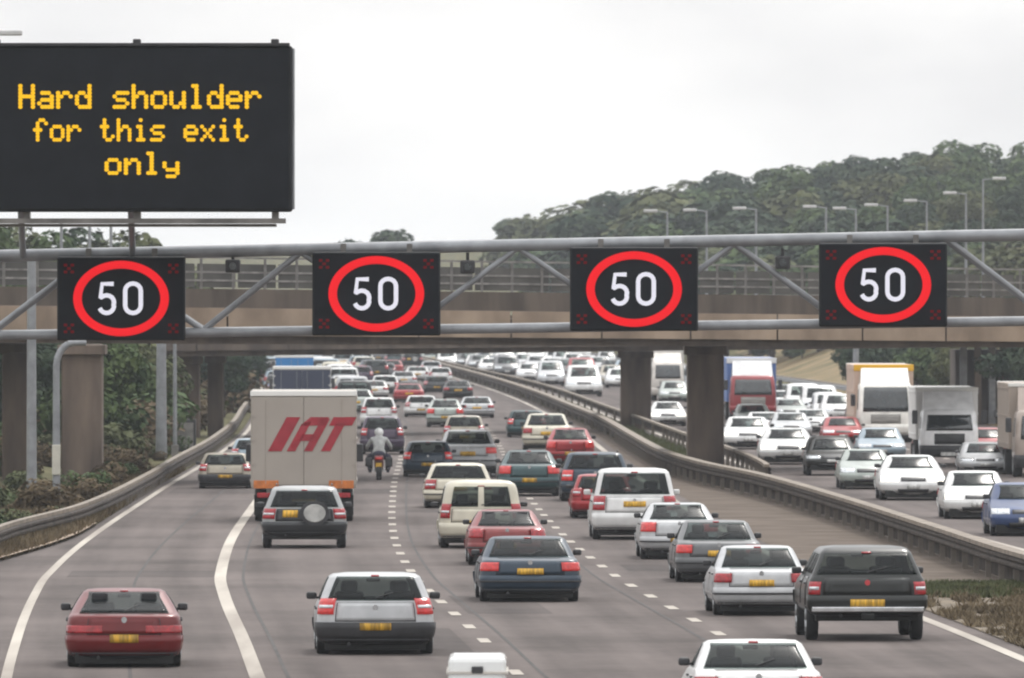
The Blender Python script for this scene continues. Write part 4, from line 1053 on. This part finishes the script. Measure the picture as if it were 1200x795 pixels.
# --- coming towards the camera
OPP = [
 ('saloon',1158,1236,567,629,BLU,'blue saloon cut off by the right edge, nearest of the oncoming cars',''),
 ('saloon',1100,1184,553,609,WHT,'off-white saloon with lit headlamps in front of the blue one','on'),
 ('salround',1026,1109,534,587,WHT,'white saloon at the lower middle of the oncoming queue','on'),
 ('salround',980,1048,527,574,PALEG,'pale grey green saloon beside the barrier, left of the white saloon',''),
 ('suv',943,1004,512,558,BLK,'black off-road car coming towards the camera',''),
 ('saloon',1002,1062,502,541,LBLU,'pale blue saloon behind the pale grey green one',''),
 ('salround',888,956,502,545,WHT,'white saloon beside the barrier just right of the big bridge pillar','on'),
 ('saloon',846,906,489,527,WHT,'white saloon with lit headlamps touching the right side of the big bridge pillar','on'),
 ('salround',760,804,471,500,WHT,'white saloon with lit headlamps between the two bridge pillars','on'),
 ('hatch',776,804,447,472,PALEG,'pale green hatchback between the bridge pillars',''),
 ('hatch',1133,1172,522,556,SILV,'silver hatchback in front of the tall brown trailer at the right',''),
 ('hatch',1134,1176,502,538,BRED,'red hatchback behind the silver one at the right',''),
 ('van',957,987,460,494,WHT,'white van with dark windscreen left of the yellow topped lorry','van2'),
 ('saloon',930,972,480,508,WHT,'white saloon with a pinkish bonnet in the crowd of oncoming cars',''),
 ('salround',905,945,468,494,PALEG,'pale grey saloon in front of the red lorry cab',''),
 ('hatch',968,1006,490,520,BRED,'pale red hatchback behind the black off-road car',''),
 ('hatch',862,902,474,503,PALEG,'pale green hatchback below the red lorry cab',''),
 ('saloon',905,948,484,514,SILV,'silver saloon in the oncoming queue behind the white one by the barrier',''),
 ('mpv',662,706,420,465,WHT,'white high roofed people carrier beyond the bridge in the oncoming lanes',''),
 ('hatch',706,728,428,453,BEIGE,'cream and yellow hatchback right of the white people carrier',''),
 ('mpv',630,662,423,453,SILV,'silver people carrier left of the white high roofed one',''),
 ('saloon',605,634,426,447,WHT,'white saloon left of the silver people carrier beyond the bridge',''),
 ('van',578,606,413,439,WHT,'white van leading the far oncoming queue',''),
 ('saloon',602,626,415,434,SILV,'silver saloon just behind the far white van',''),
 ('saloon',546,570,416,433,WHT,'white saloon far away, right half of the pair below the bridge',''),
 ('van',512,536,410,431,WHT,'white van far away just right of the road bend',''),
 ('mpv',530,552,411,428,SILV,'silver people carrier tucked between two far white vehicles',''),
 ('hatch',560,582,412,428,DBLU,'dark blue hatchback far away in the oncoming lanes',''),
 ('hatch',586,606,409,422,LBLU,'pale blue hatchback in the most distant oncoming queue',''),
 ('hatch',640,664,409,427,DGRY,'dark hatchback in the far outer oncoming lane',''),
 ('saloon',668,694,407,422,WHT,'white saloon furthest back behind the high roofed people carrier',''),
 ('hatch',804,830,440,462,GREY,'grey hatchback half hidden behind the big bridge pillar',''),
 ('saloon',925,952,455,475,WHT,'white saloon in the back rows right of the red lorry cab',''),
 ('hatch',700,722,412,430,SILV,'silver hatchback in the distant outer lane behind the cream one',''),
 ('hatch',948,972,456,478,WHT,'white hatchback in the back rows left of the white van',''),
 ('saloon',880,912,488,512,WHT,'white saloon in the second row between the silver saloon and the pillar',''),
 ('hatch',906,930,460,482,WHT,'white hatchback right beside the red lorry cab',''),
 ('saloon',1006,1040,492,518,SILV,'silver saloon in front of the yellow banded lorry',''),
 ('mpv',590,618,405,428,WHT,'white people carrier behind the far white van',''),
 ('saloon',560,590,420,438,WHT,'white saloon leading the near side of the far oncoming queue',''),
 ('hatch',616,640,408,424,PALEG,'pale hatchback in the far middle oncoming lane',''),
]
for t in OPP: car(*t[:7], t[7], True)

# roof box car just below the frame
rb = car('estate', 497, 662, 793, 923, SILV, 'car below the bottom edge whose roof carries the white box, left of centre', '')
rb.location = (-.72, 149.5, 0); rb.scale = (1, 1, .92)
BX = bx = empty('roof_box', (-.48, 150.9, 1.40)); tag(bx, 'white roof box with a dark latch poking in at the bottom edge', 'roof box')
MB().box((0,.9,.20), (.80,1.9,.36), .07).build('shell', HELMET, bx); MB().box((0,-.06,.20), (.16,.05,.10), .01).build('latch', TRIM, bx)
MB().box((0,.9,.16), (.86,1.96,.04), .01).build('seam', mat('box_seam', (.45,.42,.38), .6, noise=.1), bx)
MB().box((0,.3,0), (1.3,.06,.05)).build('cross_bar', CHROME, bx)

# ------------------------------------------------------------------ lorries
def lorry(x0, x1, yt, yb, label, opp=False, box=(.6,.57,.52), cab=(.7,.7,.68), length=9.5, frontinfo=None, logo=False, deflector=True, boxw=None, cabh=2.75, boxz=1.02, topband=None, name='lorry', rearcol=None, xshift=0, defcol=None):
    d = gd(yb); k_ = F/d; Wd = (x1-x0)/k_; H = (yb-yt)/k_; X = ((x0+x1)/2-600)/F*d
    r_ = empty(name); tag(r_, label, 'lorry', None)
    hd = heading(c, d); va = ((x0+x1)/2-600)/F - (c(d+8)-c(d-8))/16
    hw = Wd/2
    # cargo box from y=0 (rear) to y=BL ; cab in front
    BL = length-2.3
    def part(n, mb, m, par=None, col=None):
        o = mb.build(n, m, par or r_)
        if col: o.color = (*col, 1)
        return o
    part('cargo_box', MB().box((0, BL/2, (boxz+H)/2), (Wd, BL, H-boxz), .03), BOXW, col=box)
    part('roof_edge', MB().box((0, -.015, H-.06), (Wd+.03, .09, .16), .02), BOXW, col=(.8,.79,.76))
    part('roof_edge', MB().box((0, BL+.0, H-(.14 if topband else .06)), (Wd+.03, .09, .30 if topband else .14), .02), BOXW, col=topband or (.75,.74,.7))
    for sg in (-1,1):
        dr = part('rear_door', MB().box((sg*Wd*.2455, -.02, (boxz+H)/2-.04), (Wd*.487, .05, H-boxz-.26), .012), BOXW, col=rearcol or box)
        for q in ((.36,) if logo else (.09,.36)): part('locking_bar', MB().tube((sg*Wd*q,-.05,boxz+.12), (sg*Wd*q,-.05,H-.25), .014, .014, 6), BOXW if logo else STEEL, dr, box)
        for hz in (.25,.5,.75): part('hinge', MB().box((sg*Wd*.475,-.05,boxz+(H-boxz)*hz), (.1,.05,.07)), BOXW, dr, box)
        for q in (0,1,2): part('side_rail', MB().box((sg*(hw+.012), BL/2, boxz+.2+(H-boxz-.4)*q/2), (.03,BL-.1,.06)), BOXW, col=box)
    part('chassis', MB().box((0, BL/2+.4, .82), (Wd*.42, BL+.8, .28)), UNDER)
    part('underrun_bar', MB().box((0, .12, .52), (Wd*.92,.1,.13), .02), TRIM)
    for sg in (-1,1):
        part('tail_light', MB().box((sg*Wd*.34,-.0,.80), (Wd*.2,.08,.15), .02), TAIL)
        part('mud_flap', MB().box((sg*Wd*.36,.55,.5), (Wd*.22,.03,.6)), UNDER)
        if logo: part('marker_panel', MB().box((sg*Wd*.355,-.04,boxz+.10), (Wd*.235,.035,.24), .01), ORANGE)
    part('number_plate', MB().box((0,.04,.70), (.7,.04,.14), .01), PLATE_Y)
    tme, rme = wheel_mesh(.48, .34)
    for wy in (1.6, 2.75, BL+.9):
        for sg in (-1,1):
            we = part('wheel', MB().tube((-.1,0,0),(.1,0,0),.1,.1,8), UNDER); we.location = (sg*(hw-.28), wy, .48)
            link('tyre', tme, TYRE, we); link('rim', rme, RIM, we)
    # cab
    cy0, cy1 = BL+.25, length+.1; ch = min(cabh, H-.25); cw = Wd*.93
    s = Shape([(.38,cy0+.02,cy1-.06,.93),(.5,cy0,cy1,.98),(.9,cy0,cy1+.02,1),(1.35,cy0,cy1,1),(1.55,cy0,cy1-.03,.99),(ch-.45,cy0,cy1-.22,.96),(ch-.12,cy0,cy1-.38,.93),(ch,cy0+.05,cy1-.6,.86)], cw/K, rc=.08, rf=.22, bow=.01, bowf=.08)
    part('cab', s.body(), PAINT, col=cab)
    part('windscreen', s.patch(4.0,6,1.42,ch-.22,.02,12,5), GLASS)
    for sg in (1,-1):
        part('side_window', s.patch(2.35 if sg>0 else -2.95, 2.95 if sg>0 else -2.35, 1.5, ch-.3, .012, 5, 3), GLASS)
        part('door_mirror', MB().box((sg*(cw/2+.22), cy1-.3, 1.95), (.22,.14,.55), .04), TRIM)
        part('headlight', s.patch(3.9 if sg>0 else -4.45, 4.45 if sg>0 else -3.9, .62, .84, .03, 5, 2), HEAD)
    part('grille', s.patch(4.35,5.65,.88,1.3,.02,10,3), mat('cab_grille', (.25,.24,.22), .5, noise=.3, nscale=6, stretch=(.3,.3,4)) if frontinfo != 'dark' else LOUVRE)
    part('front_bumper', s.patch(3.1,6.9,.38,.84,.045,18,3), TRIM if frontinfo == 'dark' else PAINT, col=cab)
    part('number_plate', MB().box((0,cy1+.09,.5), (.7,.03,.14)), PLATE_W)
    part('wiper', MB().tube((-.1,cy1+.06,1.42), (.6,cy1+.0,1.62), .015, .015, 4), TRIM)
    if deflector and H-ch > .3:
        zt = H-.15; part('wind_deflector', MB().add([(-cw*.44,cy1-.8,ch-.02),(cw*.44,cy1-.8,ch-.02),(cw*.44,cy0,ch-.02),(-cw*.44,cy0,ch-.02),(-cw*.42,cy0+.5,zt),(cw*.42,cy0+.5,zt),(cw*.42,cy0,zt),(-cw*.42,cy0,zt)], [(0,1,5,4),(1,2,6,5),(2,3,7,6),(3,0,4,7),(4,5,6,7),(0,3,2,1)]) or _mb, PAINT, col=cab) if False else None
        dm_ = MB(); dm_.add([(-cw*.44,cy1-.8,ch-.02),(cw*.44,cy1-.8,ch-.02),(cw*.44,cy0,ch-.02),(-cw*.44,cy0,ch-.02),(-cw*.42,cy0+.5,zt),(cw*.42,cy0+.5,zt),(cw*.42,cy0,zt),(-cw*.42,cy0,zt)], [(0,1,5,4),(1,2,6,5),(2,3,7,6),(3,0,4,7),(4,5,6,7),(0,3,2,1)])
        part('wind_deflector', dm_, PAINT, col=defcol or cab)
    if logo:
        u = 1/k_
        def put(pts):
            m_ = MB()
            for poly in pts:
                m_.poly([((x+z*.55-58)*u, (z)*u+ (H-70*u)) for x, z in poly], -.064, -.03)
            part('logo_letter', m_, LOGO)
        put([[(0+16,0),(16+16,0),(16+16,40),(0+16,40)]])
        A = [[(38,0),(48,0),(48,36),(38,32)], [(38,31),(44,40),(66,40),(66,30),(38,30)], [(58,0),(68,0),(68,38),(58,38)], [(46,12),(60,12),(60,20),(46,20)]]
        put(A)
        put([[(66+5,30),(98,30),(98,40),(66+5,40)], [(78,0),(89,0),(89,32),(78,32)]])
    Xs = X + va*length*.42 + xshift; POS.append((Xs, d-1, d+length+1))
    if opp:
        r_.rotation_euler = (0,0,hd+math.pi); r_.location = (Xs-math.sin(hd)*length, d+math.cos(hd)*length, 0)
    else: r_.rotation_euler = (0,0,hd); r_.location = (Xs, d, 0)
    return r_
lorry(299, 423, 459, 612, 'box lorry with three big slanted red letters on its grey beige rear doors', logo=True, box=(.36,.32,.28), length=8.5, xshift=-.12)
lorry(320, 388, 430, 493, 'dark backed lorry with a white roof edge ahead of the lettered lorry', box=(.62,.62,.6), rearcol=(.03,.04,.075), length=7, boxz=.9, cabh=2.0)
lorry(323, 367, 417, 463, 'bright blue lorry just above the dark backed one', box=(.02,.20,.50), length=7, boxz=.8, cabh=2.0)
lorry(998, 1068, 428, 519, 'white oncoming lorry with a yellow band along the top of its box', opp=True, box=(.60,.45,.36), cab=(.88,.86,.80), length=11, topband=(.75,.42,.01), cabh=2.75)
lorry(1071, 1144, 455, 547, 'pale grey oncoming lorry with a dark bumper, right of the yellow banded one', opp=True, box=(.78,.77,.75), cab=(.92,.92,.92), length=9, frontinfo='dark', cabh=2.25)
lorry(1172, 1262, 450, 560, 'brown sided lorry cut off by the right edge', opp=True, box=(.36,.30,.25), cab=(.34,.28,.24), length=10, frontinfo='dark', cabh=2.5, xshift=.2)
lorry(850, 908, 420, 494, 'red cabbed oncoming lorry with a white and blue top, right of the big pillar', opp=True, box=(.10,.18,.42), cab=(.28,.035,.04), length=10, topband=(.7,.7,.7), cabh=2.45, defcol=(.78,.78,.78))
lorry(760, 801, 411, 470, 'white oncoming lorry between the two bridge pillars', opp=True, box=(.6,.58,.55), cab=(.66,.62,.57), length=8, cabh=2.5)

# rows of far vehicles that only read as more of the queue
rq = random.Random(77); FAR[0] = True
PAL = [WHT, SILV, SILV, DGRY, GREY, BRED, DBLU, WHT, BLK, LBLU, RED, CREAM, (.10,.12,.20), PALEG]
def fill(fn, a, b, opp, lo, hi, nm):
    d = a
    while d < b:
        X = fn(d)
        if all(abs(X-q[0]) > 2.55 or d+5.2 < q[1] or d > q[2]+1.0 for q in POS):
            kd = rq.choice(['saloon','salround','hatch','hatch','estate','mpv','van']); k_ = F/d; hwp = SHAPES[kd].hw0*k_; p = 600+X*k_
            yb = 345+CAMH*k_; cl = rq.choice(PAL[:10] + [WHT]*4 if opp else PAL)
            va = (X/d) - (c(d+8)-c(d-8))/16; p -= va*SHAPES[kd].L*.38*k_
            car(kd, p-hwp, p+hwp, yb-SHAPES[kd].zmax*k_*rq.uniform(.96,1.06), yb, cl, nm[0], '', opp, group=nm[1])
        d += rq.uniform(lo, hi)
for of, a0, lo, hi in ((2.3, 900, 24, 44), (6.9, 760, 20, 40), (11.4, 530, 16, 30)):
    fill(lambda d: edge0(d)+of, a0, 1420, True, lo, hi, ('small distant vehicle in the oncoming queue beyond the bridge pillars', 'distant oncoming queue'))
for k2, (of, a0) in enumerate(((-10.8, 640), (-6.5, 620), (-2.15, 880))):
    fill(lambda d: c(d)+of, a0, 1420, False, 11, 20, ('small distant vehicle in the queue driving away under the bridge', 'distant queue driving away'))
# ------------------------------------------------------------------ motorcycle and rider
FAR[0] = False
def moto(p, yb, label):
    d = gd(yb); X = (p-600)/F*d; hd = heading(c, d)
    r_ = empty('motorcycle', (X, d, 0), hd); tag(r_, label, 'motorcycle')
    tme, rme = wheel_mesh(.31, .19)
    for wy in (.33, 1.75):
        we = MB().tube((-.12,0,0),(.12,0,0),.04,.04,8).build('wheel', CHROME, r_); we.location = (0, wy, .31); link('tyre', tme, TYRE, we); link('rim', rme, RIM, we)
    b = MB(); b.box((0,1.0,.62), (.34,.85,.36), .08); b.box((0,1.2,.88), (.38,.5,.24), .09); b.build('fuel_tank', mat('moto_paint', (.20,.03,.03), .3, coat=.7, noise=.2), r_)
    MB().box((0,.62,.84), (.34,.75,.10), .04).build('seat', TRIM, r_)
    MB().box((0,.22,.80), (.34,.35,.20), .06).build('tail_fairing', mat('moto_paint', (.2,.03,.03)), r_)
    MB().box((0,.04,.80), (.22,.05,.08), .02).build('tail_light', BRAKE, r_)
    MB().box((0,.1,.55), (.24,.03,.16), .01).build('number_plate', PLATE_Y, r_)
    for sg in (-1,1):
        MB().box((sg*.37,.42,.66), (.26,.5,.36), .06).build('pannier', TRIM, r_)
        MB().tube((sg*.2,.1,.36),(sg*.2,1.0,.36),.05,.05,8).build('exhaust_pipe', CHROME, r_)
        MB().tube((sg*.12,1.75,.31),(sg*.12,1.5,.98),.03,.03,6).build('fork', CHROME, r_)
        MB().tube((sg*.02,1.5,1.02),(sg*.44,1.38,1.08),.02,.02,6).build('handlebar', TRIM, r_)
        MB().box((sg*.46,1.45,1.26),(.18,.05,.10),.02).build('mirror', TRIM, r_)
    MB().box((0,1.62,1.08),(.42,.12,.34),.05).build('windshield', GLASS, r_)
    # rider
    me = bpy.data.meshes.new('person')
    V = [(0,.62,.98),(0,.66,1.12),(0,.72,1.32),(0,.80,1.50),(0,.84,1.60),(0,.86,1.72)]; Rr = [(.22,.17),(.21,.15),(.25,.16),(.23,.14),(.09,.09),(.12,.13)]
    E = [(0,1),(1,2),(2,3),(3,4),(4,5)]
    for sg in (-1,1):
        b0 = len(V); V += [(sg*.26,.80,1.48),(sg*.42,.98,1.24),(sg*.44,1.30,1.12)]; Rr += [(.095,.095),(.075,.075),(.055,.055)]; E += [(3,b0),(b0,b0+1),(b0+1,b0+2)]
        b1 = len(V); V += [(sg*.16,.66,.92),(sg*.34,1.08,.80),(sg*.32,.82,.42),(sg*.32,.98,.36)]; Rr += [(.13,.13),(.105,.105),(.075,.075),(.06,.06)]; E += [(0,b1),(b1,b1+1),(b1+1,b1+2),(b1+2,b1+3)]
    me.from_pydata(V, E, []); o = link('person', me, mat('rider_jacket', (.42,.43,.42), .7, noise=.25, nscale=5))
    sk = o.modifiers.new('skin','SKIN'); 
    for i, q in enumerate(Rr): me.skin_vertices[0].data[i].radius = q
    me.skin_vertices[0].data[0].use_root = True
    sb = o.modifiers.new('sub','SUBSURF'); sb.levels = 1; sb.render_levels = 2
    o.location = (X, d, 0); o.rotation_euler = (0,0,hd)
    tag(o, 'motorcyclist in a pale jacket and white helmet riding beside the lettered lorry', 'person')
    MB().sphere((0,.87,1.74), (.165,.17,.17), 14, 10).build('helmet', HELMET, o)
    tr = MB()
    for sg in (-1,1):
        tr.tube((sg*.15,.62,.93),(sg*.345,1.09,.80),.15,.125,10); tr.tube((sg*.345,1.09,.80),(sg*.325,.82,.40),.125,.09,10)
        tr.sphere((sg*.345,1.09,.80),(.125,.125,.125)); tr.box((sg*.325,.93,.33),(.12,.3,.13),.04)
    tr.sphere((0,.62,.93),(.26,.2,.16)); tr.build('trousers', mat('rider_trousers', (.03,.03,.05), .8, noise=.2), o)
    gl = MB()
    for sg in (-1,1):
        gl.sphere((sg*.44,1.33,1.11),(.055,.06,.045))
        for i in range(4): gl.tube((sg*(.405+.025*i),1.36,1.12),(sg*(.405+.025*i),1.42,1.09),.012,.011,5)
        gl.tube((sg*.40,1.31,1.10),(sg*.385,1.37,1.07),.014,.012,5)
    gl.build('gloves', TRIM, o)
moto(444, 563, 'motorcycle with a reddish tail between the lettered lorry and the dashed line')

# ------------------------------------------------------------------ haze
hz = MB().box((0, 2600, 22), (5900, 5300, 47)).build('haze', None)
hz.location = (0,0,0); hz['kind'] = 'stuff'
hm = bpy.data.materials.new('haze'); hm.use_nodes = True; t = hm.node_tree; t.nodes.clear()
o_ = t.nodes.new('ShaderNodeOutputMaterial'); pv = t.nodes.new('ShaderNodeVolumePrincipled'); pv.inputs['Color'].default_value = (.86,.92,1,1)
pv.inputs['Density'].default_value = .0001; pv.inputs['Anisotropy'].default_value = .2
t.links.new(pv.outputs[0], o_.inputs['Volume']); hz.data.materials.append(hm)
